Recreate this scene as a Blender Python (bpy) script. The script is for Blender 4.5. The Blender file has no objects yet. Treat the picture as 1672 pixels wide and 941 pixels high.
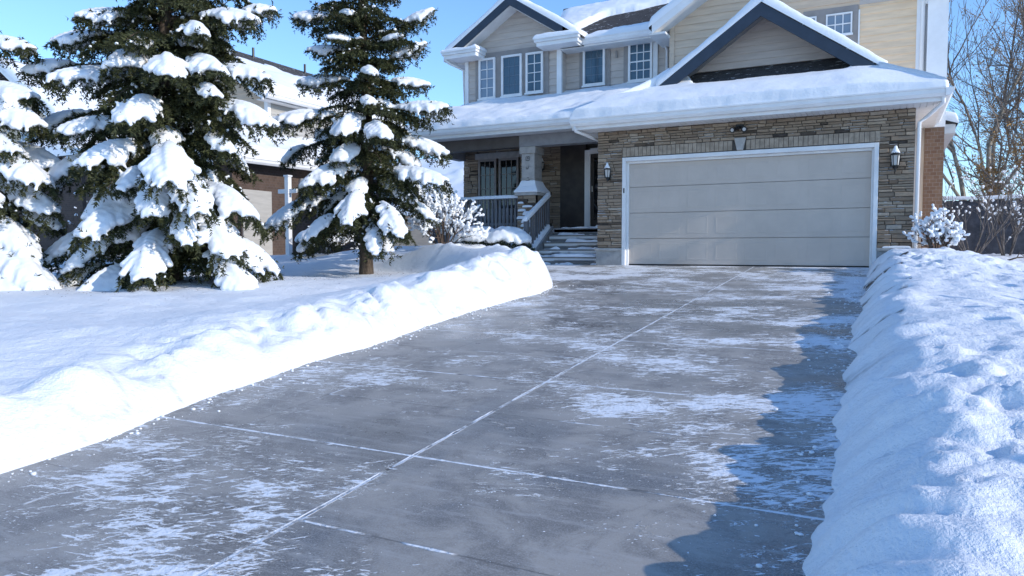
import bpy, math, random
import numpy as np
from mathutils import Vector
PI = math.pi
sc = bpy.context.scene
COL = sc.collection

# ------------------------------------------------------------------ noise
def _hash(ix, iy, seed):
    h = (ix.astype(np.int64) * 374761393 + iy.astype(np.int64) * 668265263 + seed * 974634777) & 0xFFFFFFFF
    h = ((h ^ (h >> 13)) * 1274126177) & 0xFFFFFFFF
    h = h ^ (h >> 16)
    return (h & 0xFFFFFF) / float(0xFFFFFF)
def vnoise(x, y, seed=0):
    x = np.asarray(x, float); y = np.asarray(y, float)
    ix = np.floor(x); iy = np.floor(y); fx = x - ix; fy = y - iy
    ux = fx ** 3 * (fx * (fx * 6 - 15) + 10); uy = fy ** 3 * (fy * (fy * 6 - 15) + 10)
    a = _hash(ix, iy, seed); b = _hash(ix + 1, iy, seed); c = _hash(ix, iy + 1, seed); d = _hash(ix + 1, iy + 1, seed)
    return (a + (b - a) * ux) * (1 - uy) + (c + (d - c) * ux) * uy - 0.5
def fbm(x, y, seed=0, octv=4, gain=.5):
    s = 0; a = 1.0
    for o in range(octv):
        s = s + a * vnoise(np.asarray(x) * 2 ** o + 17.3 * o, np.asarray(y) * 2 ** o - 9.1 * o, seed + o); a *= gain
    return s
def sstep(t):
    t = np.clip(t, 0, 1); return t * t * (3 - 2 * t)

# ------------------------------------------------------------------ materials
MATS = {}
class NT:
    def __init__(s, name):
        s.m = bpy.data.materials.new(name); s.m.use_nodes = True
        s.n = s.m.node_tree.nodes; s.l = s.m.node_tree.links
        s.b = s.n['Principled BSDF']; MATS[name] = s.m
    def node(s, t, **kw):
        n = s.n.new(t)
        for k, v in kw.items(): setattr(n, k, v)
        return n
    def link(s, a, b): s.l.new(a, b)
    def val(s, sock, v):
        if hasattr(v, 'links') or hasattr(v, 'is_output'): s.link(v, sock)
        else: sock.default_value = v
    def math(s, op, a, b=0.0, c=None, clamp=False):
        n = s.node('ShaderNodeMath', operation=op); n.use_clamp = clamp
        s.val(n.inputs[0], a); s.val(n.inputs[1], b)
        if c is not None: s.val(n.inputs[2], c)
        return n.outputs[0]
    def mapr(s, v, a, b, c=0.0, d=1.0):
        n = s.node('ShaderNodeMapRange'); n.interpolation_type = 'SMOOTHSTEP'
        s.val(n.inputs[0], v); n.inputs[1].default_value = a; n.inputs[2].default_value = b
        n.inputs[3].default_value = c; n.inputs[4].default_value = d
        return n.outputs[0]
    def mix(s, f, a, b):
        n = s.node('ShaderNodeMix', data_type='RGBA')
        s.val(n.inputs[0], f)
        for k, v in ((6, a), (7, b)):
            if isinstance(v, (tuple, list)): n.inputs[k].default_value = (*v[:3], 1)
            else: s.link(v, n.inputs[k])
        return n.outputs[2]
    def coord(s, scale=(1, 1, 1), loc=(0, 0, 0), out='Object', rot=0.0):
        t = s.node('ShaderNodeTexCoord'); m = s.node('ShaderNodeMapping')
        s.link(t.outputs[out], m.inputs[0]); m.inputs['Scale'].default_value = scale; m.inputs['Location'].default_value = loc; m.inputs['Rotation'].default_value = (0, 0, rot)
        return m.outputs[0]
    def noise(s, vec, scale, detail=4, rough=.5, dist=0):
        n = s.node('ShaderNodeTexNoise'); s.link(vec, n.inputs['Vector'])
        n.inputs['Scale'].default_value = scale; n.inputs['Detail'].default_value = detail
        n.inputs['Roughness'].default_value = rough; n.inputs['Distortion'].default_value = dist
        return n.outputs[0]
    def bump(s, h, strength=.3, dist=.02, prev=None):
        n = s.node('ShaderNodeBump'); n.inputs['Strength'].default_value = strength; n.inputs['Distance'].default_value = dist
        s.link(h, n.inputs['Height'])
        if prev is not None: s.link(prev, n.inputs['Normal'])
        s.link(n.outputs[0], s.b.inputs['Normal']); return n.outputs[0]
    def set(s, color=None, rough=None, spec=None, metal=None):
        if color is not None:
            if isinstance(color, (tuple, list)): s.b.inputs['Base Color'].default_value = (*color[:3], 1)
            else: s.link(color, s.b.inputs['Base Color'])
        if rough is not None: s.val(s.b.inputs['Roughness'], rough)
        if spec is not None: s.b.inputs['Specular IOR Level'].default_value = spec
        if metal is not None: s.b.inputs['Metallic'].default_value = metal
        return s.m

def simple(name, c, rough=.6, var=.12, scale=6, spec=.4, bump=.0, bscale=60):
    t = NT(name); v = t.coord()
    n = t.noise(v, scale, 5, .6)
    c2 = tuple(x * (1 - var) for x in c); c1 = tuple(min(1, x * (1 + var)) for x in c)
    t.set(t.mix(t.mapr(n, .3, .7), c2, c1), rough, spec)
    if bump: t.bump(t.noise(v, bscale, 3, .6), bump, .01)
    return t.m

def m_snow():
    t = NT('snow'); v = t.coord()
    n = t.noise(v, 3.0, 5, .6)
    t.set(t.mix(n, (.80, .83, .87), (.90, .915, .94)), .55, .25)
    t.b.inputs['Subsurface Weight'].default_value = 0.0
    h = t.math('ADD', t.math('MULTIPLY', t.noise(v, 14, 4, .6), .6), t.math('MULTIPLY', t.noise(v, 90, 2, .6), .25))
    t.bump(h, .35, .04)
    return t.m
def m_snow_ground():
    t = NT('ground_snow'); v = t.coord()
    n = t.noise(v, 1.5, 5, .6)
    base = t.mix(n, (.80, .83, .87), (.90, .915, .94))
    a = t.node('ShaderNodeAttribute'); a.attribute_name = 'dirt'
    d = t.math('MULTIPLY', a.outputs['Fac'], t.mapr(t.noise(v, 11, 4, .7), .34, .5))
    t.set(t.mix(d, base, (.07, .052, .038)), .55, .25)
    h = t.math('ADD', t.math('MULTIPLY', t.noise(v, 9, 5, .65), .8), t.math('MULTIPLY', t.noise(v, 38, 4, .7), .42))
    t.bump(h, .6, .05)
    return t.m
def m_drive():
    t = NT('concrete'); v = t.coord()
    sep = t.node('ShaderNodeSeparateXYZ'); t.link(v, sep.inputs[0]); x, y = sep.outputs[0], sep.outputs[1]
    # concrete
    damp = t.mapr(t.noise(v, .85, 6, .62, .6), .36, .60)
    mott = t.noise(v, 2.6, 8, .70, .5)
    fine = t.noise(v, 130, 3, .7)
    streak = t.noise(t.coord((1.0, 6, 1)), 2.4, 8, .72)
    c = t.mix(damp, (.165, .158, .152), (.365, .335, .297))
    c = t.mix(t.mapr(mott, .42, .62, 0, .7), c, (.125, .117, .11))
    c = t.mix(t.mapr(streak, .48, .68, 0, .55), c, (.44, .42, .40))
    c = t.mix(t.mapr(fine, .42, .66, 0, .5), c, (.42, .41, .40))
    # joints
    def line(co, org, per, w):
        a = t.math('SUBTRACT', co, org)
        a = t.math('DIVIDE', a, per)
        a = t.math('ADD', a, .5)
        a = t.math('FRACT', a)
        a = t.math('ABSOLUTE', t.math('SUBTRACT', a, .5))
        return t.math('MULTIPLY', a, per)
    wob = t.math('MULTIPLY', t.math('SUBTRACT', t.noise(v, 7, 3, .6), .5), .028)
    dxM = t.math('ADD', line(x, 0.0, 2.66, 0), wob); dyM = t.math('ADD', line(y, -11.42, 1.72, 0), wob)
    dxm = t.math('ADD', t.math('ADD', line(x, 1.33, 2.66, 0), wob), t.mapr(x, 2.0, 2.4, 0, 1)); dym = t.math('ADD', line(y, -12.28, 1.72, 0), wob)
    pure = [line(x, 0.0, 2.66, 0), line(y, -11.42, 1.72, 0), line(x, 1.33, 2.66, 0), line(y, -12.28, 1.72, 0)]
    gap = t.node('ShaderNodeMix')  # unused placeholder keeps names simple
    t.n.remove(gap)
    def lt(d, w0, w1): return t.mapr(d, w0, w1, 1, 0)
    dark = t.math('MAXIMUM', t.math('MAXIMUM', lt(pure[0], .007, .013), lt(pure[1], .007, .013)),
                  t.math('MULTIPLY', t.math('MAXIMUM', t.math('MULTIPLY', lt(pure[2], .003, .007), t.mapr(x, 2.4, 2.0)), lt(pure[3], .003, .007)), .4))
    c = t.mix(t.math('MULTIPLY', dark, .85), c, (.035, .033, .032))
    gx = t.mapr(t.noise(v, 2.6, 4, .7), .36, .50)
    gy = t.mapr(t.noise(t.coord((1, 1, 1), (7, 3, 0)), 1.9, 3, .6), .32, .42)
    gm = t.mapr(t.noise(t.coord((1, 1, 1), (2, 9, 0)), 2.4, 4, .6), .50, .58)
    absn = lambda d: t.math('ABSOLUTE', d)
    js = t.math('MAXIMUM', t.math('MULTIPLY', lt(absn(t.math('SUBTRACT', dxM, .006)), .003, .011), gx),
                t.math('MULTIPLY', lt(absn(dyM), .005, .014), gy))
    js = t.math('MAXIMUM', js, t.math('MULTIPLY', t.math('MAXIMUM', t.math('MULTIPLY', lt(absn(dxm), .003, .011), .7), lt(absn(dym), .003, .012)), gm))
    js = t.math('MULTIPLY', js, t.mapr(t.noise(v, 11, 4, .7), .33, .50, .4, 1.0))
    # scraped snow residue: streaks lie where the shovel and the scraper dragged
    def dragged(ang, sx, sy, off):
        r1 = t.coord((1, 1, 1), off, rot=ang); m2 = t.node('ShaderNodeMapping'); t.link(r1, m2.inputs[0]); m2.inputs['Scale'].default_value = (sx, sy, 1)
        return m2.outputs[0]
    big = t.noise(t.coord((.6, .85, 1), (3.1, 1.7, 0)), 1.0, 3, .6)
    mid = t.noise(t.coord((1, 1, 1), (8, 2, 0)), 1.9, 4, .6)
    cl = t.math('ADD', t.math('MULTIPLY', t.math('SUBTRACT', big, .5), .62), t.math('MULTIPLY', t.math('SUBTRACT', mid, .5), .42))
    edge = t.math('ADD', t.mapr(x, 3.9, 4.75, 0, .075), t.mapr(y, -4.5, -.3, 0, .055))
    edge = t.math('ADD', edge, t.mapr(y, -9.0, -3.6, 0, .02))
    edge = t.math('ADD', edge, t.mapr(x, 1.0, .3, 0, .04))
    ce = t.math('ADD', cl, edge)
    va = dragged(-.35, 1.0, 3.2, (0, 0, 0)); vb = dragged(-.75, 1.0, 4.5, (4, 1, 0)); vc = dragged(-.1, 1.0, 6.0, (1, 7, 0))
    p1 = t.mapr(t.math('ADD', t.noise(va, 4.6, 8, .70, .3), ce), .628, .652)
    p3 = t.mapr(t.math('ADD', t.noise(vb, 8.5, 6, .66, .2), ce), .632, .655)
    p4 = t.mapr(t.math('ADD', t.noise(vc, 6.0, 7, .68, .25), ce), .640, .662)
    rid = lt(absn(t.math('SUBTRACT', t.noise(va, 2.6, 7, .66, .7), .5)), .004, .014)
    p2 = t.math('MULTIPLY', rid, t.mapr(t.math('ADD', t.noise(v, 2.3, 6, .7), ce), .52, .60))
    spk = t.mapr(t.math('ADD', t.noise(t.coord((1, 1.4, 1)), 17, 4, .7), t.math('MULTIPLY', ce, .6)), .69, .72)
    flake = t.mapr(t.math('ADD', t.noise(t.coord((1, 1.2, 1), (4, 4, 0)), 46, 2, .5), t.math('MULTIPLY', ce, .4)), .70, .72)
    frost = t.mapr(t.math('ADD', t.noise(vc, 9, 8, .75), t.math('MULTIPLY', ce, 1.1)), .60, .86, 0, .42)
    p1 = t.math('MAXIMUM', p1, p4)
    spk = t.math('MAXIMUM', t.math('MAXIMUM', spk, flake), p3)
    sn = t.math('MAXIMUM', t.math('MAXIMUM', p1, p2), t.math('MAXIMUM', spk, js))
    allm = t.math('MAXIMUM', sn, frost)
    c = t.mix(allm, c, (.82, .845, .88))
    rough = t.math('ADD', t.math('MULTIPLY', damp, .30), .24)
    rough = t.math('MAXIMUM', rough, t.math('MULTIPLY', allm, .6))
    t.set(c, rough, .5)
    b = t.bump(t.math('SUBTRACT', t.math('MULTIPLY', sn, t.math('ADD', .6, t.noise(v, 40, 3, .6))), t.math('MULTIPLY', dark, .6)), .8, .012)
    t.bump(t.math('ADD', fine, mott), .12, .006, b)
    return t.m
def m_stone(name='ledgestone', attr='tone'):
    t = NT(name); v = t.coord()
    a = t.node('ShaderNodeAttribute'); a.attribute_name = attr
    r = t.node('ShaderNodeValToRGB'); t.link(a.outputs['Fac'], r.inputs[0])
    e = r.color_ramp.elements
    e[0].position = 0; e[0].color = (.045, .038, .034, 1); e[1].position = 1; e[1].color = (.44, .38, .31, 1)
    for p, c in ((.12, (.12, .09, .065)), (.35, (.255, .19, .135)), (.6, (.35, .27, .195)), (.85, (.46, .37, .28))):
        k = e.new(p); k.color = (*c, 1)
    n = t.noise(t.coord((1, 1, 3)), 14, 6, .65)
    c = t.mix(t.mapr(n, .4, .75, 0, .5), r.outputs[0], (.15, .125, .105))
    g = t.node('ShaderNodeNewGeometry'); sp = t.node('ShaderNodeSeparateXYZ'); t.link(g.outputs['True Normal'], sp.inputs[0])
    fr = t.math('MULTIPLY', t.mapr(sp.outputs[2], .6, .8), t.mapr(t.noise(v, 3.3, 3, .6), .53, .6))
    c = t.mix(fr, c, (.82, .85, .88))
    t.set(c, .85, .2)
    t.bump(t.noise(v, 38, 5, .65), .5, .012)
    return t.m
def m_siding(name, c, rough=.55):
    t = NT(name); v = t.coord((.6, .6, 5))
    n = t.noise(v, 3, 5, .6)
    col = t.mix(t.mapr(n, .3, .7), tuple(q * .9 for q in c), tuple(q * 1.07 for q in c))
    w = t.noise(t.coord((1, 1, 1)), 1.3, 4, .6)
    col = t.mix(t.mapr(w, .5, .8, 0, .3), col, tuple(q * .75 for q in c))
    t.set(col, rough, .35)
    t.bump(t.noise(t.coord((2, 2, 40)), 6, 3, .6), .12, .004)
    return t.m
def m_shingle():
    t = NT('shingle'); v = t.coord()
    n = t.noise(v, 9, 5, .7); br = t.node('ShaderNodeTexBrick'); t.link(t.coord((3.2, 3.2, 3.2)), br.inputs['Vector'])
    br.inputs['Color1'].default_value = (.045, .043, .045, 1); br.inputs['Color2'].default_value = (.075, .07, .068, 1)
    br.inputs['Mortar'].default_value = (.02, .02, .02, 1); br.inputs['Scale'].default_value = 1.5; br.inputs['Mortar Size'].default_value = .015
    c = t.mix(t.mapr(n, .35, .65, 0, .5), br.outputs['Color'], (.09, .085, .085))
    fr = t.mapr(t.noise(t.coord((1, 3, 3)), 5, 6, .7), .6, .66)
    t.set(t.mix(t.math('MULTIPLY', fr, .75), c, (.8, .83, .87)), .9, .2)
    t.bump(t.noise(v, 60, 4, .6), .4, .01)
    return t.m
def m_brick(name, c1, c2, mortar=(.3, .28, .26)):
    t = NT(name)
    tc = t.node('ShaderNodeTexCoord'); sp = t.node('ShaderNodeSeparateXYZ'); t.link(tc.outputs['Object'], sp.inputs[0])
    cb = t.node('ShaderNodeCombineXYZ'); t.link(t.math('ADD', sp.outputs[0], sp.outputs[1]), cb.inputs[0]); t.link(sp.outputs[2], cb.inputs[1])
    br = t.node('ShaderNodeTexBrick'); t.link(cb.outputs[0], br.inputs['Vector'])
    br.inputs['Color1'].default_value = (*c1, 1); br.inputs['Color2'].default_value = (*c2, 1); br.inputs['Mortar'].default_value = (*mortar, 1)
    br.inputs['Scale'].default_value = 4.4; br.inputs['Mortar Size'].default_value = .02; br.inputs['Row Height'].default_value = .32
    v = t.coord(); n = t.noise(v, 7, 5, .6)
    t.set(t.mix(t.mapr(n, .4, .75, 0, .4), br.outputs['Color'], tuple(q * .6 for q in c1)), .85, .2)
    t.bump(br.outputs['Fac'], -.3, .01)
    return t.m
def m_glass(name, c, rough=.04):
    t = NT(name); v = t.coord((1, 1, 1))
    n = t.noise(v, 1.8, 2, .5)
    t.set(t.mix(n, tuple(q * .75 for q in c), tuple(q * 1.25 for q in c)), rough, .7)
    t.bump(t.noise(v, 2.5, 2, .5), .04, .02)
    return t.m
def m_bark(name, c):
    t = NT(name); v = t.coord((6, 6, 1.6)); n = t.noise(v, 4, 6, .7)
    t.set(t.mix(t.mapr(n, .35, .65), tuple(q * .5 for q in c), tuple(q * 1.3 for q in c)), .9, .15)
    t.bump(n, .7, .02); return t.m
def m_needle():
    t = NT('spruce_needles'); a = t.node('ShaderNodeAttribute'); a.attribute_name = 'tone'
    c = t.mix(a.outputs['Fac'], (.012, .018, .010), (.085, .09, .03))
    t.set(c, .6, .25)
    return t.m
m_snow(); m_snow_ground(); m_drive(); m_stone(); m_shingle(); m_needle()
m_siding('grey_siding', (.54, .47, .415)); m_siding('beige_siding', (.67, .515, .375)); m_siding('sun_tinted_siding', (.82, .62, .42))  # the yellower third siding has sunlight on the beige wall mixed into its colour
m_siding('pale_siding', (.44, .425, .40))
simple('white_trim', (.80, .80, .80), .45, .05, 3); simple('grey_trim', (.29, .265, .25), .55, .08, 5)
simple('navy_trim', (.030, .045, .070), .5, .1, 5); simple('soffit_white', (.74, .73, .71), .55, .06, 4)
simple('porch_grey', (.27, .27, .28), .6, .12, 5); simple('porch_brown', (.10, .085, .075), .6, .12, 5)
simple('rail_grey', (.15, .152, .165), .55, .12, 5); simple('dark_wood', (.045, .035, .030), .45, .25, 4); simple('black_metal', (.015, .015, .016), .4, .2, 9)
simple('foundation', (.33, .33, .325), .85, .15, 7, .3, .3); simple('plank_step', (.20, .195, .19), .7, .15, 6)
simple('limestone', (.42, .40, .375), .8, .12, 9, .3, .3, 40); simple('soldier_brick', (.36, .295, .23), .85, .2, 9, .2, .4)
simple('dark_paint', (.06, .06, .065), .6, .2); simple('fence_paint', (.075, .078, .092), .75, .3, 5, .2, .2)
simple('leaf_ochre', (.36, .20, .06), .7, .35, 3); simple('leaf_green', (.035, .045, .022), .6, .4, 6); simple('leaf_rust', (.16, .06, .03), .7, .3, 4)
simple('lamp_white', (.62, .58, .52), .4, .08); simple('mortar', (.10, .088, .078), .95, .2)
m_brick('orange_brick', (.23, .15, .105), (.165, .10, .07), (.26, .22, .19)); m_brick('brown_brick', (.115, .08, .065), (.085, .06, .05), (.12, .10, .095))
m_glass('blue_glass', (.055, .105, .15)); m_glass('dark_glass', (.010, .011, .013)); m_glass('curtain_glass', (.20, .26, .33)); m_glass('frosted_glass', (.55, .53, .5), .3)
m_bark('bark', (.11, .085, .065)); m_bark('twig_bark', (.13, .095, .075)); m_bark('pale_bark', (.36, .31, .245)); m_bark('branch_bark', (.22, .175, .145)); m_bark('grey_twig', (.17, .15, .14))
simple('door_paint', (.56, .485, .42), .45, .05, 2, .4)

# ------------------------------------------------------------------ object helpers
def tag(o, label=None, cat=None, group=None, kind=None):
    if label: o['label'] = label
    if cat: o['category'] = cat
    if group: o['group'] = group
    if kind: o['kind'] = kind
    return o
def empty(name, loc, label, cat, group=None, rz=0):
    o = bpy.data.objects.new(name, None); COL.objects.link(o); o.location = loc; o.rotation_euler = (0, 0, rz)
    o.empty_display_size = .2
    return tag(o, label, cat, group)
def link(name, me, mats, parent=None, smooth=False):
    if isinstance(mats, str): mats = [mats]
    me.materials.clear()
    for m in mats: me.materials.append(MATS[m])
    if smooth: me.polygons.foreach_set('use_smooth', [True] * len(me.polygons))
    o = bpy.data.objects.new(name, me); COL.objects.link(o)
    if parent: o.parent = parent
    return o
def mesh_np(name, V, F, tone=None, toname='tone'):
    V = np.asarray(V, np.float32); F = np.asarray(F, np.int32); k = F.shape[1]
    me = bpy.data.meshes.new(name); me.vertices.add(len(V)); me.vertices.foreach_set('co', V.ravel())
    me.loops.add(F.size); me.loops.foreach_set('vertex_index', F.ravel())
    me.polygons.add(len(F)); me.polygons.foreach_set('loop_start', np.arange(0, F.size, k, dtype=np.int32))
    try: me.polygons.foreach_set('loop_total', np.full(len(F), k, np.int32))
    except Exception: pass
    me.update(calc_edges=True)
    if tone is not None:
        a = me.attributes.new(toname, 'FLOAT', 'POINT'); a.data.foreach_set('value', np.asarray(tone, np.float32))
    return me
class MB:
    def __init__(s): s.v = []; s.f = []; s.t = []; s.mi = []; s.cur = 0; s.m = 0
    def add(s, vs, fs, tone=None):
        b = len(s.v); s.v += [tuple(v) for v in vs]
        for f in fs: s.f.append(tuple(b + i for i in f)); s.mi.append(s.m)
        s.t += [s.cur if tone is None else tone] * len(vs)
    def box(s, x0, x1, y0, y1, z0, z1, tone=None):
        s.add([(x0, y0, z0), (x1, y0, z0), (x1, y1, z0), (x0, y1, z0), (x0, y0, z1), (x1, y0, z1), (x1, y1, z1), (x0, y1, z1)],
              [(0, 3, 2, 1), (4, 5, 6, 7), (0, 1, 5, 4), (1, 2, 6, 5), (2, 3, 7, 6), (3, 0, 4, 7)], tone)
    def hexa(s, p, tone=None):   # 8 points, bottom loop then top loop
        s.add(p, [(0, 3, 2, 1), (4, 5, 6, 7), (0, 1, 5, 4), (1, 2, 6, 5), (2, 3, 7, 6), (3, 0, 4, 7)], tone)
    def slab(s, A, B, C, D, th, tone=None):   # sheet ABCD with vertical thickness th below
        lo = [(p[0], p[1], p[2] - th) for p in (A, B, C, D)]
        s.hexa(lo + [tuple(p) for p in (A, B, C, D)], tone)
    def prism(s, pts, y0, y1):   # polygon in xz extruded along y
        n = len(pts)
        s.add([(x, y0, z) for x, z in pts] + [(x, y1, z) for x, z in pts],
              [tuple(range(n))] + [tuple(range(2 * n - 1, n - 1, -1))] + [(i, i + n, (i + 1) % n + n, (i + 1) % n) for i in range(n)])
    def sweep(s, prof, p0, p1, out):   # profile (outward, up) swept p0->p1
        p0, p1, out = Vector(p0), Vector(p1), Vector(out); n = len(prof); vs = []
        for p in (p0, p1):
            for a, b in prof: vs.append(p + out * a + Vector((0, 0, b)))
        s.add(vs, [tuple(range(n)), tuple(range(2 * n - 1, n - 1, -1))] + [(i, (i + 1) % n, (i + 1) % n + n, i + n) for i in range(n)])
    def tube(s, pts, rs, n=8, caps=True):
        pts = [Vector(p) for p in pts]
        if not hasattr(rs, '__len__'): rs = [rs] * len(pts)
        b = len(s.v); up = Vector((0, 0, 1)); a0 = None
        for i, p in enumerate(pts):
            d = (pts[min(i + 1, len(pts) - 1)] - pts[max(i - 1, 0)])
            if d.length < 1e-7: d = Vector((0, 0, 1))
            d.normalize()
            a = d.cross(up if abs(d.z) < .9 else Vector((1, 0, 0))) if a0 is None else (a0 - d * a0.dot(d))
            if a.length < 1e-6: a = d.cross(Vector((1, 0, 0)))
            a.normalize(); a0 = a; c = d.cross(a)
            for k in range(n):
                q = 2 * PI * k / n; s.v.append(tuple(p + (a * math.cos(q) + c * math.sin(q)) * rs[i])); s.t.append(s.cur)
        for i in range(len(pts) - 1):
            for k in range(n):
                s.f.append((b + i * n + k, b + i * n + (k + 1) % n, b + (i + 1) * n + (k + 1) % n, b + (i + 1) * n + k)); s.mi.append(s.m)
        if caps:
            s.f.append(tuple(b + k for k in range(n - 1, -1, -1))); s.mi.append(s.m)
            s.f.append(tuple(b + (len(pts) - 1) * n + k for k in range(n))); s.mi.append(s.m)
    def lathe(s, prof, c=(0, 0, 0), n=16):
        b = len(s.v)
        for r, z in prof:
            for k in range(n):
                q = 2 * PI * k / n; s.v.append((c[0] + r * math.cos(q), c[1] + r * math.sin(q), c[2] + z)); s.t.append(s.cur)
        for i in range(len(prof) - 1):
            for k in range(n):
                s.f.append((b + i * n + k, b + i * n + (k + 1) % n, b + (i + 1) * n + (k + 1) % n, b + (i + 1) * n + k)); s.mi.append(s.m)
    def build(s, name, mats, parent=None, smooth=False, bevel=0):
        me = bpy.data.meshes.new(name); me.from_pydata(s.v, [], s.f); me.update()
        a = me.attributes.new('tone', 'FLOAT', 'POINT'); a.data.foreach_set('value', np.array(s.t, np.float32))
        o = link(name, me, mats, parent, smooth)
        if any(s.mi): me.polygons.foreach_set('material_index', s.mi)
        if bevel:
            m = o.modifiers.new('b', 'BEVEL'); m.width = bevel; m.segments = 2; m.limit_method = 'ANGLE'
        return o

def grid_mesh(name, P, mats, parent=None, attr=None, mask=None):
    ny, nx = P.shape[:2]
    idx = np.arange(nx * ny).reshape(ny, nx)
    F = np.stack([idx[:-1, :-1], idx[:-1, 1:], idx[1:, 1:], idx[1:, :-1]], -1).reshape(-1, 4)
    V = P.reshape(-1, 3)
    if mask is not None:
        F = F[mask.reshape(-1)]; use = np.unique(F); rm = np.full(len(V), -1); rm[use] = np.arange(len(use)); V = V[use]; F = rm[F]
        if attr is not None: attr = attr.reshape(-1)[use]
    me = mesh_np(name, V, F, None if attr is None else attr.reshape(-1), 'dirt')
    return link(name, me, mats, parent, True)

# snow lying on a roof plane: corners bottom-left, bottom-right, top-right, top-left
def snow_patch(A, B, C, D, th=.18, edges=(.08, .05, .05, .05), parent=None, seed=1, rough=.03, name='snow_cover', step=.07, cut=None, lip=.0):
    A, B, C, D = [np.array(p, float) for p in (A, B, C, D)]
    W = max(np.linalg.norm(B - A), np.linalg.norm(C - D)); Hh = max(np.linalg.norm(D - A), np.linalg.norm(C - B))
    def axis(L, e0, e1):
        n = max(3, int(L / step)); u = list(np.linspace(0, 1, n))
        for e, sgn in ((e0, 0), (e1, 1)):
            if e > 0:
                q = [0, .03, .1, .25, .5, .75, 1.0]
                u += [min(1, t * e / L) if sgn == 0 else max(0, 1 - t * e / L) for t in q]
        return np.unique(np.round(u, 5))
    u = axis(W, edges[3], edges[1]); v = axis(Hh, edges[0], edges[2])
    U, Vv = np.meshgrid(u, v)
    P = (A * 1.0)[None, None] * ((1 - U) * (1 - Vv))[..., None] + B * (U * (1 - Vv))[..., None] + C * (U * Vv)[..., None] + D * ((1 - U) * Vv)[..., None]
    def f(d, w): 
        if w <= 0: return 1.0
        t = np.clip(d / w, 0, 1); return np.sqrt(np.clip(1 - (1 - t) ** 2, 0, 1))
    pr = f(Vv * Hh, edges[0]) * f((1 - U) * W, edges[1]) * f((1 - Vv) * Hh, edges[2]) * f(U * W, edges[3])
    nz = fbm(P[..., 0] * 1.1, (P[..., 1] + P[..., 2]) * 1.3, seed, 4) * rough * 2.2 + fbm(P[..., 0] * 6, (P[..., 1] + P[..., 2]) * 6, seed + 7, 3) * rough * .5
    t = th * pr + nz * np.clip(pr, 0, 1) * 1.2
    if cut is not None: t = t * cut(P[..., 0], P[..., 1], P[..., 2])
    P[..., 2] += np.where(t < .006, -.10, t + .003) if cut is not None else np.maximum(t, 0) + .003
    if lip:   # wavy front edge
        wv = (fbm(U[0] * W * 2.2, U[0] * 0 + seed, seed + 3, 4)) * lip
        od = (A - D); od = od / np.linalg.norm(od)
        fall = np.clip(1 - Vv * Hh / .35, 0, 1) ** 2
        P += (fall * wv[None, :])[..., None] * od
    base = (A * 1.0)[None, None] * ((1 - U) * (1 - Vv))[..., None] + B * (U * (1 - Vv))[..., None] + C * (U * Vv)[..., None] + D * ((1 - U) * Vv)[..., None]
    base = np.pad(base, ((1, 1), (1, 1), (0, 0)), 'edge'); P = np.pad(P, ((1, 1), (1, 1), (0, 0)), 'edge')
    for sl_ in (np.s_[0, :], np.s_[-1, :], np.s_[:, 0], np.s_[:, -1]): P[sl_][..., 2] = base[sl_][..., 2] - .03   # sides close down to the roof
    return grid_mesh(name, P, 'snow', parent)

def lap_siding(x0f, x1f, y, z0, z1, mat, parent, name='wall', course=.17):
    mb = MB(); z = z0
    while z < z1 - .001:
        zt = min(z + course, z1)
        a0, a1, b0, b1 = x0f(z), x1f(z), x0f(zt), x1f(zt)
        if a1 - a0 > .02:
            if b1 < b0: b0 = b1 = (b0 + b1) / 2
            mb.add([(a0, y - .022, z), (a1, y - .022, z), (b1, y - .004, zt), (b0, y - .004, zt), (a0, y + .1, z), (a1, y + .1, z), (b1, y + .1, zt), (b0, y + .1, zt)],
                   [(0, 1, 2, 3), (1, 0, 4, 5), (0, 3, 7, 4), (2, 1, 5, 6), (3, 2, 6, 7)])
        z = zt
    return mb.build(name, mat, parent)

def window(parent, x0, x1, z0, z1, y, cols, rows, glass='blue_glass', fw=.055, mun=.018, white_mun=True, name='window', wide_mid=None, frame='white_trim'):
    mb = MB(); yf = y - .05
    mb.box(x0, x0 + fw, yf, y, z0, z1); mb.box(x1 - fw, x1, yf, y, z0, z1)
    mb.box(x0 + fw, x1 - fw, yf, y, z0, z0 + fw); mb.box(x0 + fw, x1 - fw, yf, y, z1 - fw, z1)
    mb.box(x0 - .02, x1 + .02, yf - .025, yf - .002, z0 - .03, z0 + .012)
    a0, a1, c0, c1 = x0 + fw, x1 - fw, z0 + fw, z1 - fw
    if white_mun:
        for i in range(1, cols):
            xm = a0 + (a1 - a0) * i / cols; mb.box(xm - mun / 2, xm + mun / 2, yf + .018, y - .012, c0, c1)
        for j in range(1, rows):
            zm = c0 + (c1 - c0) * j / rows; h = mun * (1.6 if wide_mid == j else 1)
            mb.box(a0, a1, yf + .0165, y - .0125, zm - h / 2, zm + h / 2)
    w = mb.build(name, frame, parent)
    g = MB(); g.add([(a0, y - .010, c0), (a1, y - .010, c0), (a1, y - .010, c1), (a0, y - .010, c1)], [(0, 1, 2, 3)])
    g.build('pane', glass, w)
    if not white_mun:   # faint grilles sealed between the panes
        q = MB()
        for i in range(1, cols):
            xm = a0 + (a1 - a0) * i / cols; q.box(xm - .006, xm + .006, y - .016, y - .011, c0, c1)
        for j in range(1, rows):
            zm = c0 + (c1 - c0) * j / rows; q.box(a0, a1, y - .0165, y - .0115, zm - .006, zm + .006)
        q.build('grille', 'grille_grey', w)
    return w
simple('grille_grey', (.13, .18, .23), .5, .1)

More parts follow.
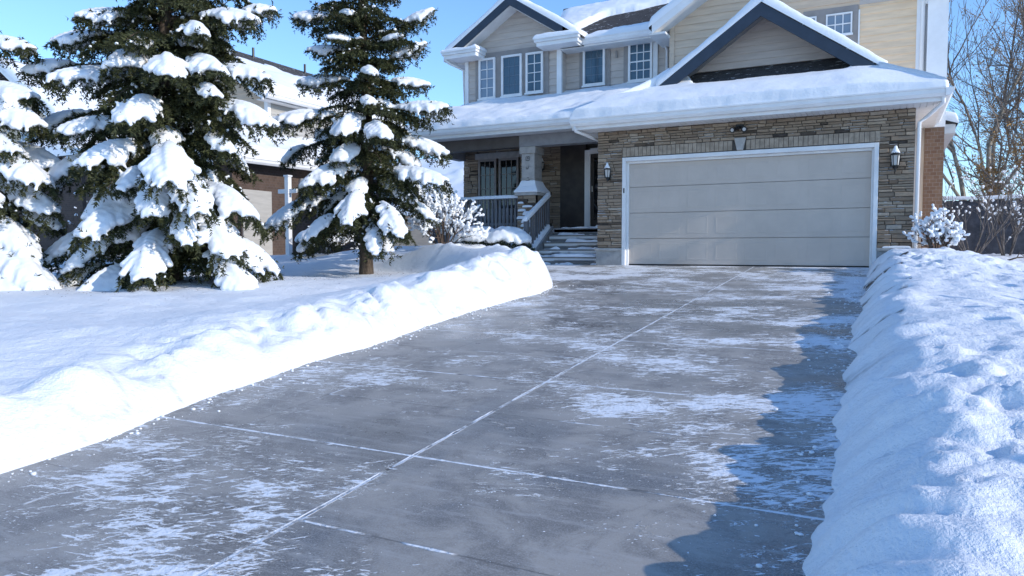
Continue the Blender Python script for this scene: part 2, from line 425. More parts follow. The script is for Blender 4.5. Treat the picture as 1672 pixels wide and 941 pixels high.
GUT = [(0, .0), (.07, .0), (.11, .05), (.115, .11), (.135, .12), (.135, .145), (.12, .145), (.10, .125), (0, .125)]
def gutter(parent, p0, p1, out, name='gutter', mat='white_trim', sc_=1.0):
    mb = MB(); mb.sweep([(a * sc_, b * sc_) for a, b in GUT], p0, p1, out); return mb.build(name, mat, parent)
def pipe(parent, pts, r=.035, name='downspout', mat='white_trim'):
    mb = MB(); mb.tube(pts, r, 8); return mb.build(name, mat, parent, True)

# ------------------------------------------------------------------ ground
S = .0686
def drive_z(y): return S * np.minimum(y, 0)
XF_Y = [-30, -13, -12.5, -12.1, -11.86, -11.46, -10.66, -9.8, -9.07, -8.49, -7.82, -6.8, -5.86, -4.82, -4.1, -3.5, -3.1, -2.7, -2.3]
XF_X = [.80, .80, .79, .78, .76, .64, .54, .42, .48, .43, .32, .29, .27, .33, .24, 0, -.6, -1.6, -2.7]
HC_Y = [-30, -13, -12, -11, -9.9, -8, -6.9, -5, -4, -3.2, -2]; HC_V = [.32, .31, .29, .30, .39, .42, .45, .58, .63, .62, .5]
def ground_h(x, y):
    x, y = np.broadcast_arrays(np.asarray(x, float), np.asarray(y, float))
    d = drive_z(y)
    # ---- left lawn
    base = -.03 + .03 * np.clip(y, -40, 0)
    ys = y + 1.7 * sstep((x + 3.0) / 1.8)
    rise = sstep((ys + 2.9) / 2.2)
    top = .36 - .2 * sstep((-5.5 - x) / 2)
    L = base + (top - base) * rise + fbm(x * .5, y * .5, 3, 4) * .10
    xf = np.interp(y, XF_Y, XF_X) + fbm(y * 1.3, y * 0, 11, 3) * .03 + vnoise(y * 5, y * 0 + 3, 5) * .03
    u = xf - x
    hc = np.interp(y, HC_Y, HC_V)
    w = .50 + .18 * vnoise(y * .8, y * 0 + 9, 8)
    t = np.clip(u / w, 0, 1)
    prof = 1 - (1 - t) ** 2.0
    # lumps of thrown snow with vertical seams
    lump = fbm(x * 1.5, y * 1.5, 21, 3) * .19 + fbm(x * 4.2, y * 4.2, 31, 3) * .08
    seam = -np.clip(1 - np.abs(vnoise(y * 1.15 + x * .7, x * .3, 44)) / .07, 0, 1) * .07 - np.clip(1 - np.abs(vnoise(y * 2.3 - x * .5, x * .4 + 7, 45)) / .05, 0, 1) * .04
    bz = d + hc * prof + (lump + seam) * np.exp(-((u - .38) / .42) ** 2) * sstep(u / .4)
    f = sstep((u - .40) / 1.9)
    left = bz * (1 - f) + L * f + fbm(x * 3, y * 3, 55, 4) * .018 * np.clip(u / .2, 0, 1) + fbm(x * 1.2 + y * .5, y * 3.5, 56, 4) * .022 * sstep((u - .6) / .6)
    left = np.maximum(left, d + .01 + .12 * np.clip(u, 0, .4))
    chunk = np.maximum(fbm(x * 6, y * 6, 57, 3), 0) * .09 + np.maximum(vnoise(x * 15, y * 15, 58), .2) * .05
    left = left + chunk * np.clip(u / .15, 0, 1) * np.clip(1 - (u - .4) / .9, .12, 1) * np.clip(.5 + 2.5 * vnoise(x * .9, y * .9, 59), 0, 1)
    left = np.where(u < 0, d - .08 * np.clip(-u / .03, 0, 1), left)
    # ---- right bank
    xr = 4.67 + fbm(y * 1.7, y * 0 + 2, 61, 4) * .10 + vnoise(y * 7, y * 0, 6) * .035
    u2 = x - xr
    hr = np.interp(y, [-30, -12, -6, -2.5, -1.2, -.5, .3], [.35, .35, .36, .40, .42, .34, .30])
    t2 = np.clip(u2 / .52, 0, 1)
    prof2 = 1 - (1 - t2) ** 1.9
    R = np.where(y < -1, d + .20, .16) ; R = d * sstep((-y) / 1.5) + .18 - .10 * np.exp(-((y - 1) / 1.6) ** 2)
    ribs = (np.abs(fbm(x * .8 + 5, y * 3.4 + x * .9, 71, 3)) - .18) * .13 * np.exp(-((u2 - .25) / .3) ** 2)
    rb = d + hr * prof2 + ribs * np.clip(u2 / .08, 0, 1) + fbm(x * 2.2, y * 2.2, 81, 4) * .045 * np.clip(u2 / .25, 0, 1)
    f2 = sstep((u2 - .85) / 1.5)
    right = rb * (1 - f2) + R * f2 + fbm(x * 4, y * 4, 91, 4) * .03 * np.clip(u2 / .2, 0, 1) + fbm(x * .7, y * .7, 93, 3) * .09 * f2
    crust = (.3 + .7 * sstep((u2 - .25) / .3)) * np.maximum(fbm(x * 5, y * 5, 95, 4), -.1) * .085 + (vnoise(x * 17, y * 17, 96) * .02)
    right = right + crust * np.clip(u2 / .12, 0, 1) * np.clip(.55 + 2.2 * vnoise(x * .8, y * .8, 97) + .4 * np.clip(u2 - .5, 0, 1), .12, 1)
    right = np.where(u2 < 0, d - .08 * np.clip(-u2 / .03, 0, 1), right)
    z = np.where(x < 2.6, left, right)
    # cleared walk in front of the steps
    walk = (x > -2.25) & (x < .2) & (y > -2.6)
    z = np.where((y > .05) & (x > -2.3) & (x < 5.35) & (y < 8), -.2, z)
    far = sstep((np.abs(x) - 45) / 30); z = z * (1 - far) + .1 * far
    return z
def spaced(segs):
    out = []
    for a, b, st in segs: out += list(np.arange(a, b, st))
    return np.array(sorted(set(np.round(out, 4))))
gx = spaced([(-400, -60, 40), (-60, -20, 3), (-20, -9, .5), (-9, -3, .16), (-3, -1.5, .09), (-1.5, 1.05, .03), (1.05, 4.4, .6), (4.4, 5.6, .025), (5.6, 7.2, .04), (7.2, 8, .08), (8, 14, .4), (14, 60, 4), (60, 401, 40)])
gy = spaced([(-60, -20, 5), (-20, -13.6, .5), (-13.6, -2, .032), (-2, .6, .05), (.6, 12, .3), (12, 40, 3), (40, 401, 30)])
GX, GY = np.meshgrid(gx, gy)
GZ = ground_h(GX, GY)
dirt = np.zeros_like(GZ)
ur = GX - 4.67
rib = np.abs(fbm(GX * .8 + 5, GY * 3.4 + GX * .9, 71, 3))
dirt += np.clip(1.4 - rib / .07, 0, 1) * ((ur > -.03) & (ur < .42 + .25 * vnoise(GX * 0, GY * 1.5, 72))) * np.clip((GY + 10) / 2.5, 0, 1) * 1.0
ul = np.interp(GY, XF_Y, XF_X) - GX
dirt += np.clip(1 - np.abs(vnoise(GX * 2.2, GY * 2.2, 101)) / .018, 0, 1) * ((ul > .02) & (ul < .45)) * .35
P = np.stack([GX, GY, GZ], -1)
cxm = (GX[:-1, :-1] + GX[1:, 1:]) / 2; cym = (GY[:-1, :-1] + GY[1:, 1:]) / 2
isL = (cxm > -1.5) & (cxm < 1.05) & (cym > -13.6) & (cym < -2)
isR = (cxm > 4.4) & (cxm < 5.6) & (cym > -13.6) & (cym < -.6)
g = grid_mesh('snow_ground', P, 'ground_snow', None, dirt, ~(isL | isR)); tag(g, kind='structure')
tag(grid_mesh('snow_bank', P, 'ground_snow', None, dirt, isL), 'sunlit lumpy snow bank along the left edge of the driveway in front of the spruces', 'snow bank')
tag(grid_mesh('snow_bank', P, 'ground_snow', None, dirt, isR), 'shaded snow bank with dirt streaks along the right edge of the driveway', 'snow bank')
dx = np.linspace(-2.9, 5.4, 60); dy = np.unique(np.concatenate([np.linspace(-22, .3, 90), [0.0]]))
DX, DY = np.meshgrid(dx, dy)
dr = grid_mesh('driveway', np.stack([DX, DY, drive_z(DY)], -1), 'concrete'); tag(dr, kind='structure')
# ------------------------------------------------------------------ the house
H = empty('house', (0, 0, 0), 'beige and stone two storey house with an attached double garage under deep snow', 'house')
rng = random.Random(4)
def stone_wall(rects, y, parent, name, seed=1, h0=.05, h1=.115, l0=.13, l1=.46, holes=()):
    r = random.Random(seed); mb = MB()
    for (x0, x1, z0, z1) in rects:
        z = z0
        while z < z1 - .01:
            h = r.uniform(h0, h1)
            if z1 - (z + h) < .04: h = z1 - z
            x = x0
            while x < x1 - .005:
                l = r.uniform(l0, l1) * (1.25 if h > .09 else 1)
                if x1 - (x + l) < .09: l = x1 - x
                n = 1 if (h < .085 or r.random() < .6) else 2
                for k in range(n):
                    za, zb = z + h * k / n, z + h * (k + 1) / n
                    tone = min(1, max(0, r.gauss(.52, .12))) if r.random() > .06 else r.uniform(.0, .14)
                    if r.random() < .06: tone = r.uniform(.85, 1)
                    dpt = r.uniform(.012, .048); g_ = .005; e = .008
                    a, b = x + g_, x + l - g_; c, d = za + g_, zb - g_
                    j = lambda: r.uniform(-.004, .004)
                    o = [(a, y, c), (b, y, c), (b, y, d), (a, y, d)]
                    m_ = [(a + j(), y - dpt + e, c + j()), (b + j(), y - dpt + e, c + j()), (b + j(), y - dpt + e, d + j()), (a + j(), y - dpt + e, d + j())]
                    i_ = [(a + e, y - dpt + j(), c + e), (b - e, y - dpt + j(), c + e), (b - e, y - dpt + j(), d - e), (a + e, y - dpt + j(), d - e)]
                    fs = []
                    for q in (0, 4):
                        fs += [(q + w, q + (w + 1) % 4, q + 4 + (w + 1) % 4, q + 4 + w) for w in range(4)]
                    mb.add(o + m_ + i_, fs + [(8, 9, 10, 11)], tone)
                x += l
            z += h
    mb.m = 1
    for (x0, x1, z0, z1) in rects:
        mb.box(x0, x1, y + .001, y + .12, z0, z1)
    return mb.build(name, ['ledgestone', 'mortar'], parent)

# --- garage walls
gw = stone_wall([(-.541, .0, .36, 2.24), (4.76, 5.316, .36, 2.24), (-.541, 0.0, 2.24, 2.44), (4.76, 5.316, 2.24, 2.44), (-.541, 5.316, 2.44, 2.90)], 0, H, 'garage_wall', 3, .045, .09, .11, .34)
for x0_, x1_ in ((-.56, -.0), (4.76, 5.336)):
    mb = MB(); mb.box(x0_, x1_, -.03, .14, -.1, .30); mb.build('foundation', 'foundation', gw)
for x0_, x1_ in ((-.585, -.0), (4.76, 5.36)):
    mb = MB(); mb.box(x0_, x1_, -.06, .06, .302, .358); mb.build('stone_ledge', 'limestone', gw, bevel=.008)
sn = MB()
snow_patch((4.85, -.058, .36), (5.3, -.058, .36), (5.3, -.03, .36), (4.85, -.03, .36), .03, (.02, .05, .01, .05), gw, 5, .01, 'ledge_snow', .03)
for b_ in ((-.541, -.42, .13, 3.0), (5.2, 5.316, .13, 2.6)):
    mb = MB(); mb.box(*b_, 0, 2.86); mb.build('side_wall', 'beige_siding', H)
# soldier course and keystone
mb = MB(); x = 0.0; r = random.Random(8)
while x < 4.75:
    w_ = .0853; 
    if not (2.25 - .04 < x + w_ / 2 < 2.47 + .04): mb.box(x + .004, x + w_ - .004, -.02 - r.uniform(0, .006), .02, 2.246, 2.432 + r.uniform(-.004, .003), r.random())
    x += w_
mb.build('soldier_course', 'soldier_brick', gw)
mb = MB(); mb.box(0, 4.76, .0, .1, 2.24, 2.44); mb.build('mortar_bed', 'mortar', gw)
mb = MB(); mb.prism([(2.31, 2.236), (2.42, 2.236), (2.475, 2.475), (2.255, 2.475)], -.075, .0); mb.build('keystone', 'limestone', gw, bevel=.01)
# --- garage door with its frame
fr = MB()
fr.box(.0, .075, -.03, .14, .0, 2.23); fr.box(4.685, 4.76, -.03, .14, .0, 2.23); fr.box(.075, 4.685, -.03, .14, 2.15, 2.23)
fr.box(.075, .115, .06, .14, .0, 2.15); fr.box(4.645, 4.685, .06, .14, .0, 2.15); fr.box(.115, 4.645, .06, .14, 2.105, 2.15)
gd = fr.build('garage_door', 'white_trim', H, bevel=.006)
zs = [.025, .555, 1.085, 1.62, 2.105]
for k in range(4):
    a, b = zs[k] + .005, zs[k + 1] - .004
    p = MB(); xs = [.115, 4.645]
    p.box(.115, 4.645, .115, .15, a, b)
    n = 8; wq = 4.53 / n     # pressed raised panels
    for q in range(n):
        x0, x1 = .115 + q * wq + .07, .115 + (q + 1) * wq - .07; c, d = a + .085, b - .085; yb = .115
        for (A_, B_, y0, y1) in ((0, .012, yb - .0005, yb - .007), (.012, .03, yb - .007, yb - .007)):
            pass
        o = [(x0, yb - .001, c), (x1, yb - .001, c), (x1, yb - .001, d), (x0, yb - .001, d)]
        e = .018; i_ = [(x0 + e, yb - .0030, c + e), (x1 - e, yb - .0030, c + e), (x1 - e, yb - .0030, d - e), (x0 + e, yb - .0030, d - e)]
        e2 = .045; j_ = [(x0 + e2, yb - .0018, c + e2), (x1 - e2, yb - .0018, c + e2), (x1 - e2, yb - .0018, d - e2), (x0 + e2, yb - .0018, d - e2)]
        p.add(o + i_ + j_, [(w, (w + 1) % 4, 4 + (w + 1) % 4, 4 + w) for w in range(4)] + [(4 + w, 4 + (w + 1) % 4, 8 + (w + 1) % 4, 8 + w) for w in range(4)] + [(8, 9, 10, 11)])
    p.build('door_panel', 'door_paint', gd)
p = MB(); p.box(.115, 4.645, .116, .15, .0, .024); p.build('weather_seal', 'black_metal', gd)
p = MB(); p.box(.03, .055, -.036, -.03, 1.50, 1.60); p.build('keypad', 'black_metal', gd)

# --- wall lamps
def lantern(x, y, z, s=1.0, parent=H):
    mb = MB(); c = (x, y - .11 * s, z)
    mb.lathe([(0, .19 * s), (.012 * s, .185 * s), (.016 * s, .165 * s), (.01 * s, .15 * s), (.03 * s, .14 * s), (.062 * s, .085 * s), (.078 * s, .06 * s), (.078 * s, .05 * s), (0, .05 * s)], c, 12)
    mb.lathe([(0, -.115 * s), (.052 * s, -.115 * s), (.052 * s, -.10 * s), (0, -.10 * s)], c, 8)
    mb.lathe([(0, -.2 * s), (.012 * s, -.195 * s), (.016 * s, -.15 * s), (.03 * s, -.115 * s), (0, -.114 * s)], c, 8)
    for k in range(6):
        q = PI * 2 * k / 6; mb.tube([(c[0] + .05 * s * math.cos(q), c[1] + .05 * s * math.sin(q), z - .11 * s), (c[0] + .068 * s * math.cos(q), c[1] + .068 * s * math.sin(q), z + .055 * s)], .006 * s, 5)
    mb.tube([(x, y, z - .06 * s), (x, y - .04 * s, z - .17 * s), (x, y - .1 * s, z - .17 * s)], .012 * s, 6)
    mb.box(x - .035 * s, x + .035 * s, y - .02 * s, y + .01, z - .14 * s, z + .04 * s)
    o = mb.build('wall_lamp', 'black_metal', parent)
    g_ = MB(); g_.lathe([(.044 * s, -.099 * s), (.062 * s, .05 * s)], c, 6); g_.build('lamp_glass', 'frosted_glass', o)
    s_ = MB(); s_.lathe([(.0, .2 * s), (.02 * s, .19 * s), (.028 * s, .155 * s), (.05 * s, .115 * s), (.066 * s, .08 * s), (.05 * s, .095 * s)], c, 10); s_.build('snow_cap', 'snow', o, True)
    return o
lantern(-.28, -.045, 1.93); lantern(5.02, -.045, 1.91, 1.15)
mb = MB()
mb.box(2.29, 2.43, -.1, -.03, 2.665, 2.72); mb.tube([(2.36, -.08, 2.69), (2.36, -.14, 2.64)], .02, 6)
for sx in (-1, 1):
    mb.tube([(2.36 + sx * .03, -.1, 2.665), (2.36 + sx * .085, -.17, 2.62), (2.36 + sx * .11, -.24, 2.60)], [.02, .045, .055], 10)
fl = mb.build('flood_lamp', 'black_metal', H)
for sx in (-1, 1):
    mb = MB(); mb.tube([(2.36 + sx * .1101, -.2405, 2.5998), (2.36 + sx * .113, -.25, 2.597)], [.035, .03], 10); mb.build('lamp_glass', 'frosted_glass', fl)
mb = MB(); mb.lathe([(0, .03), (.06, .02), (.065, -.02), (0, -.03)], (2.36, -.11, 2.80), 10); mb.build('motion_sensor', 'lamp_white', fl, True)

# --- garage roof
EY, EZ = -.50, 2.99
skirt = lambda y: EZ + .70 * (y - EY)
gr = MB()
gr.slab((-.93, EY, EZ), (5.72, EY, EZ), (4.3, .98, skirt(.98)), (.95, .98, skirt(.98)), .05)
gr.slab((5.72, EY, EZ), (5.72, 2.6, EZ), (4.82, 2.6, 3.62), (4.82, .4, 3.62), .05)   # right slope below the hip
gr.slab((4.82, .36, 3.62), (4.82, 2.6, 3.62), (2.65, 2.6, 5.14), (2.65, .36, 5.14), .05)
gr.slab((-.93, EY, EZ), (.95, .98, skirt(.98)), (.95, 1.4, 3.98), (-.93, 1.4, EZ), .05)
gr.slab((2.65, .36, 5.10), (2.65, 2.6, 5.10), (-.4, 2.6, 2.965), (.72, .36, 3.75), .05)
groof = gr.build('garage_roof', 'shingle', H)
# snow
def skirt_cut(x, y, z):
    n = fbm(x * 2.5, y * 2.5, 5, 4) * .10
    lim = .26 + n * .6 + .3 * sstep((x - 4.1) / .4) + .6 * sstep((1.45 - x) / .4)
    return np.clip(1.0 - .45 * sstep((y + .1) / .4), 0, 1) * (1 - .5 * sstep((x - 4.3 - (y + .5) * -.4) / 1.2)) * (1 - sstep((y - lim) / .08))
snow_patch((-.98, EY - .05, EZ + .01), (5.77, EY - .05, EZ + .01), (4.52, .70, skirt(.70)), (.8, .70, skirt(.70)), .20, (.05, 0, .02, .12), groof, 11, .014, 'snow_cover', .06, skirt_cut, .05)
snow_patch((5.77, EY - .05, EZ + .01), (5.77, 2.6, EZ + .01), (4.72, 2.6, 3.68), (4.72, .26, 3.60), .11, (.10, 0, 0, 0), groof, 12, .02, 'snow_cover', .06)
snow_patch((4.86, .33, 3.60), (4.86, 2.6, 3.60), (2.65, 2.6, 5.145), (2.65, .33, 5.145), .15, (0, 0, 0, .06), groof, 10, .02, 'snow_cover', .06)
snow_patch((.6, .33, 3.70), (2.65, .33, 5.135), (2.65, 2.6, 5.135), (-.4, 2.6, 2.99), .15, (.06, .02, 0, .0), groof, 13, .03, 'snow_cover', .08)
snow_patch((-.96, 1.6, EZ), (-.96, EY - .04, EZ + .01), (.8, .55, 3.86), (.8, 1.6, 3.9), .2, (.08, .1, 0, 0), groof, 14, .03, 'snow_cover', .08)
# fascia, gutter, soffit
gutter(groof, (-.93, EY, EZ - .135), (5.72, EY, EZ - .135), (0, -1, 0))
mb = MB(); mb.box(-.93, 5.72, EY + .004, EY + .02, EZ - .20, EZ - .052); mb.box(5.70, 5.722, EY + .02, 2.6, EZ - .20, EZ - .052); mb.build('fascia', 'white_trim', groof)
gutter(groof, (5.722, EY - .13, EZ - .135), (5.722, 2.6, EZ - .135), (1, 0, 0))
mb = MB()
x = -.93
while x < 5.69:
    mb.box(x + .004, min(x + .10, 5.70) - .004, EY + .02, .0, EZ - .20, EZ - .188); x += .10
y = .0
mb.box(-.93, 5.70, EY + .02, .0, EZ - .187, EZ - .18)
mb.box(5.316, 5.70, .0, 2.6, EZ - .20, EZ - .18); mb.box(-.93, -.541, .0, 1.2, EZ - .20, EZ - .18)
mb.build('soffit', 'soffit_white', groof)
pipe(H, [(5.70, EY - .03, EZ - .12), (5.70, EY + .02, EZ - .22), (5.50, -.03, EZ - .36), (5.375, -.02, EZ - .46), (5.365, -.02, .35)], .033)
pipe(H, [(-.86, EY - .05, EZ - .12), (-.85, EY, EZ - .22), (-.74, -.2, EZ - .27), (-.62, .2, EZ - .33), (-.60, .7, EZ - .40), (-.60, .72, 1.0)], .033)
# --- gable on the garage
gb = lap_siding(lambda z: 2.65 - (5.02 - z) / .70, lambda z: 2.65 + (5.02 - z) / .70, .95, 4.03, 5.0, 'grey_siding', H, 'gable_wall', .14)
def rake(parent, xa, za, slope, sgn, y0, L, dep=.24, th=.04, mat='navy_trim', name='bargeboard'):
    mb = MB(); xb = xa + sgn * L; zb = za - slope * L
    pts = [(xa, za), (xb, zb), (xb, zb - dep), (xa, za - dep)]
    if sgn > 0: pts = pts[::-1]
    mb.prism(pts, y0, y0 + th); return mb.build(name, mat, parent)
rake(gb, 2.65, 5.09, .70, -1, .33, 2.0, .25); rake(gb, 2.65, 5.09, .70, 1, .33, 2.05, .25)
mb = MB()
for sg in (-1, 1):
    a, b = (2.65, 5.03 - .02), (2.65 + sg * 2.0, 5.03 - .02 - 1.4)
    mb.slab((a[0], .371, a[1]), (a[0], .95, a[1]), (b[0], .95, b[1]), (b[0], .371, b[1]), .02)
mb.build('rake_soffit', 'porch_grey', gb)

# --- porch
FZ = .84
pf = MB(); pf.box(-5.7, -.545, 1.46, 3.0, FZ - .12, FZ); pf.box(-5.65, -2.3, 1.55, 1.65, -.1, FZ - .12); pf.build('porch_floor', 'porch_grey', H)
st = MB(); NS = 5; run = .285; ris = FZ / NS
stp = MB()
for k in range(NS):
    y0 = .30 + k * run; z1 = ris * (k + 1)
    if k < NS - 1:
        stp.box(-2.2, -.545, y0 + .03, y0 + run + .03, z1 - ris - .02 if k == 0 else z1 - ris + .001, z1 - .036)
        stp.box(-2.22, -.545, y0, y0 + run + .03, z1 - .034, z1)
    else:
        stp.box(-2.2, -.545, y0 + .03, y0 + .05, z1 - ris + .001, z1 - .125)
steps = stp.build('porch_steps', 'plank_step', H, bevel=.006)
for k in range(NS):
    y0 = .30 + k * run; z1 = ris * (k + 1)
    def sc_(x, y, z, k=k): return np.clip((fbm(x * 2.6, y * 5 + k * 3.3, 40 + k, 4) - .06 + .12 * np.cos((x + 1.2) * 2.2)) * 3.5, 0, 1.3)
    snow_patch((-2.19, y0 + .02, z1), (-.56, y0 + .02, z1), (-.56, y0 + run, z1), (-2.19, y0 + run, z1), .035, (.05, .04, .02, .04), steps, 50 + k, .02, 'tread_snow', .04, sc_)
def foot_snow(x, y, z): return np.clip((fbm(x * 3, y * 4, 66, 4) + .02) * 3, 0, 1.2)
snow_patch((-2.25, .12, .004), (-.55, .12, .004), (-.55, .29, .004), (-2.25, .29, .004), .06, (.08, .04, .02, .04), steps, 57, .02, 'tread_snow', .04, foot_snow)
# stringer
mb = MB(); mb.prism([(0, 0), (1, 0), (1, 1)], 0, .01)
mb = MB()
mb.hexa([(-2.27, .25, -.05), (-2.225, .25, -.05), (-2.225, 1.5, FZ - .3), (-2.27, 1.5, FZ - .3), (-2.27, .25, .16), (-2.225, .25, .16), (-2.225, 1.5, FZ + .06), (-2.27, 1.5, FZ + .06)])
mb.build('stringer', 'porch_grey', steps)
# stair rail
rl = MB()
rx = -2.37
rl.box(rx - .045, rx + .045, .25, .34, 0, 1.0); rl.box(rx - .04, rx + .04, 1.44, 1.52, FZ - .1, 1.64)
def inc(z0, z1, y0, y1, wv, hv): rl.hexa([(rx - wv, y0, z0), (rx + wv, y0, z0), (rx + wv, y1, z1), (rx - wv, y1, z1), (rx - wv, y0, z0 + hv), (rx + wv, y0, z0 + hv), (rx + wv, y1, z1 + hv), (rx - wv, y1, z1 + hv)])
inc(.96, 1.58, .26, 1.50, .045, .05); inc(.22, .86, .34, 1.44, .025, .05)
srail = rl.build('stair_rail', 'rail_grey', H, bevel=.004)
for k in range(9):
    t = (k + .7) / 9.4; y = .34 + t * 1.1; z0 = .27 + t * .64; z1 = .98 + t * .6
    mb = MB(); mb.box(rx - .014, rx + .014, y - .014, y + .014, z0 - .02, z1); mb.build('baluster', 'rail_grey', srail)
snow_patch((rx - .06, .22, .995), (rx + .06, .22, .995), (rx + .06, 1.52, 1.64), (rx - .06, 1.52, 1.64), .07, (.05, .05, .04, .05), srail, 71, .015, 'rail_snow', .03)
snow_patch((rx - .07, .3, .15), (rx + .10, .3, .15), (rx + .10, 1.45, FZ + .0), (rx - .07, 1.45, FZ + .0), .09, (.05, .05, .04, .05), srail, 72, .03, 'rail_snow', .03)
# porch railing
rl = MB(); RY = 1.30
rl.box(-5.6, -3.0, RY - .045, RY + .045, 1.56, 1.61); rl.box(-5.6, -3.0, RY - .02, RY + .02, .93, .98); rl.box(-5.64, -5.54, RY - .05, RY + .05, .5, 1.7); rl.box(-4.36, -4.28, RY - .04, RY + .04, .5, 1.6)
prail = rl.build('porch_railing', 'rail_grey', H)
n = 24
for k in range(n):
    x = -5.48 + k * (2.44 / (n - 1))
    if abs(x + 4.32) < .06: continue
    mb = MB(); mb.box(x - .018, x + .018, RY - .018, RY + .018, .94, 1.56); mb.box(x - .03, x + .03, RY - .03, RY + .026, .5, 1.34); mb.build('baluster', 'rail_grey', prail)
snow_patch((-5.6, RY - .05, 1.612), (-3.0, RY - .05, 1.612), (-3.0, RY + .05, 1.612), (-5.6, RY + .05, 1.612), .035, (.04, .02, .04, .02), prail, 73, .012, 'rail_snow', .03)
pts = []
# post
pp = MB(); pp.box(-2.92, -2.58, 1.17, 1.60, 1.72, 2.62); pp.box(-2.96, -2.54, 1.13, 1.64, 2.62, 2.78); pp.box(-2.94, -2.56, 1.15, 1.62, 2.30, 2.31); pp.box(-2.94, -2.56, 1.15, 1.62, 2.02, 2.03)
post = pp.build('porch_post', 'limestone', H, bevel=.006)
pl = stone_wall([(-2.99, -2.51, .2, 1.62)], 1.10, post, 'stone_plinth', 17, .06, .1, .14, .3)
mb = MB(); mb.box(-2.99, -2.51, 1.10, 1.72, .2, 1.62); mb.build('plinth_core', 'soldier_brick', post)
mb = MB(); mb.box(-3.05, -2.45, 1.04, 1.78, 1.62, 1.69); mb.build('plinth_cap', 'limestone', post, bevel=.01)
# snow heaped on the cap against the shaft
mb = MB()
def ring(x0, x1, y0, y1, z): return [(x0, y0, z), (x1, y0, z), (x1, y1, z), (x0, y1, z)]
rs = [ring(-3.06, -2.44, 1.03, 1.79, 1.692), ring(-3.07, -2.43, 1.02, 1.80, 1.715), ring(-3.05, -2.45, 1.04, 1.78, 1.75), ring(-2.98, -2.52, 1.11, 1.70, 1.85), ring(-2.93, -2.565, 1.158, 1.62, 1.98)]
mb.add(sum(rs, []), [(a * 4 + k, a * 4 + (k + 1) % 4, a * 4 + 4 + (k + 1) % 4, a * 4 + 4 + k) for a in range(4) for k in range(4)] + [(16, 17, 18, 19), (3, 2, 1, 0)])
mb.build('snow_cap', 'snow', post, False, .02)
r = random.Random(77)
for k in range(9):
    z_ = .72 + k * .092; x0 = -2.99 + r.uniform(0, .2); x1 = min(-2.52, x0 + r.uniform(.12, .36)); t_ = r.uniform(.025, .06)
    snow_patch((x0, 1.035, z_), (x1, 1.035, z_), (x1, 1.085, z_), (x0, 1.085, z_), t_, (.03, .05, .01, .05), post, 300 + k, .014, 'ledge_snow', .025)
# worn number tiles on the post
tl = MB(); yq = 1.165
def stroke(x0, z0, x1, z1, w=.012):
    d = Vector((x1 - x0, 0, z1 - z0)); n_ = Vector((-d.z, 0, d.x)).normalized() * w / 2
    a = [Vector((x0, yq - .006, z0)) - n_, Vector((x1, yq - .006, z1)) - n_, Vector((x1, yq - .006, z1)) + n_, Vector((x0, yq - .006, z0)) + n_]
    tl.add(a, [(0, 1, 2, 3)])
cx = -2.755
def sq(z): 
    stroke(cx - .045, z - .045, cx + .045, z - .045); stroke(cx + .045, z - .045, cx + .045, z + .045); stroke(cx + .045, z + .045, cx - .045, z + .045); stroke(cx - .045, z + .045, cx - .045, z - .045)
sq(2.50); stroke(cx - .02, 2.50, cx + .028, 2.50); stroke(cx - .02, 2.525, cx + .02, 2.525)
stroke(cx - .04, 2.25, cx - .03, 2.31); stroke(cx + .035, 2.33, cx + .005, 2.24); stroke(cx - .04, 2.25, cx + .01, 2.27)
stroke(cx - .045, 1.975, cx + .05, 1.985, .016); stroke(cx + .045, 1.99, cx + .02, 2.05); stroke(cx + .02, 2.05, cx - .02, 2.04)
for k in range(len(tl.v)): pass
tl.build('house_number', 'dark_paint', post)
# beam and ceiling
mb = MB(); mb.box(-5.75, -2.97, 1.16, 1.42, 2.79, 3.06); mb.build('porch_beam', 'porch_brown', H)
for b_ in ((-2.97, -.545, 1.14, 1.44, 2.785, 3.06), (-5.78, -5.55, 1.43, 3.0, 2.79, 3.06)):
    mb = MB(); mb.box(*b_); mb.build('porch_beam', 'porch_grey', H)
mb = MB(); mb.box(-5.85, -.545, .62, 3.0, 3.062, 3.09); mb.box(-5.85, -.545, .60, .64, 3.03, 3.12); mb.build('porch_ceiling', 'soffit_white', H)
# porch back wall
pw = stone_wall([(-5.62, -5.16, FZ, 3.05), (-3.86, -3.3, FZ, 3.05), (-5.16, -3.86, 2.84, 3.05), (-5.16, -3.86, FZ, 1.2), (-3.3, -2.68, FZ, 3.05)], 3.0, H, 'porch_wall', 23, .07, .13, .15, .4)
mb = MB(); mb.box(-5.22, -3.8, 2.93, 3.0, 2.80, 2.96); mb.build('lintel', 'limestone', pw)
mb = MB(); mb.box(-5.62, -5.5, 3.0, 12, -.1, 4.3); mb.build('side_wall', 'grey_siding', H)
window(H, -5.14, -4.58, 1.2, 2.80, 3.0, 3, 4, 'dark_glass', .06, .014, True, frame='grey_trim'); window(H, -4.50, -3.90, 1.2, 2.80, 3.0, 3, 4, 'dark_glass', .06, .014, True, frame='grey_trim')
mb = MB(); mb.box(-2.68, -1.98, 2.96, 3.1, FZ, 3.05); mb.build('entry_panel', 'dark_wood', H)
fd = MB(); fd.box(-1.98, -1.83, 2.90, 3.05, FZ, 2.86); fd.box(-1.83, -.7, 2.90, 3.05, 2.76, 2.90); fd.box(-.85, -.7, 2.90, 3.05, FZ, 2.76)
fdo = fd.build('front_door', 'white_trim', H)
mb = MB(); mb.box(-1.83, -.85, 2.96, 3.0, FZ + .02, 2.76); mb.build('door_leaf', 'dark_wood', fdo)
mb = MB(); mb.box(-1.74, -.94, 2.945, 2.955, FZ + .25, 2.66); mb.build('pane', 'dark_glass', fdo)
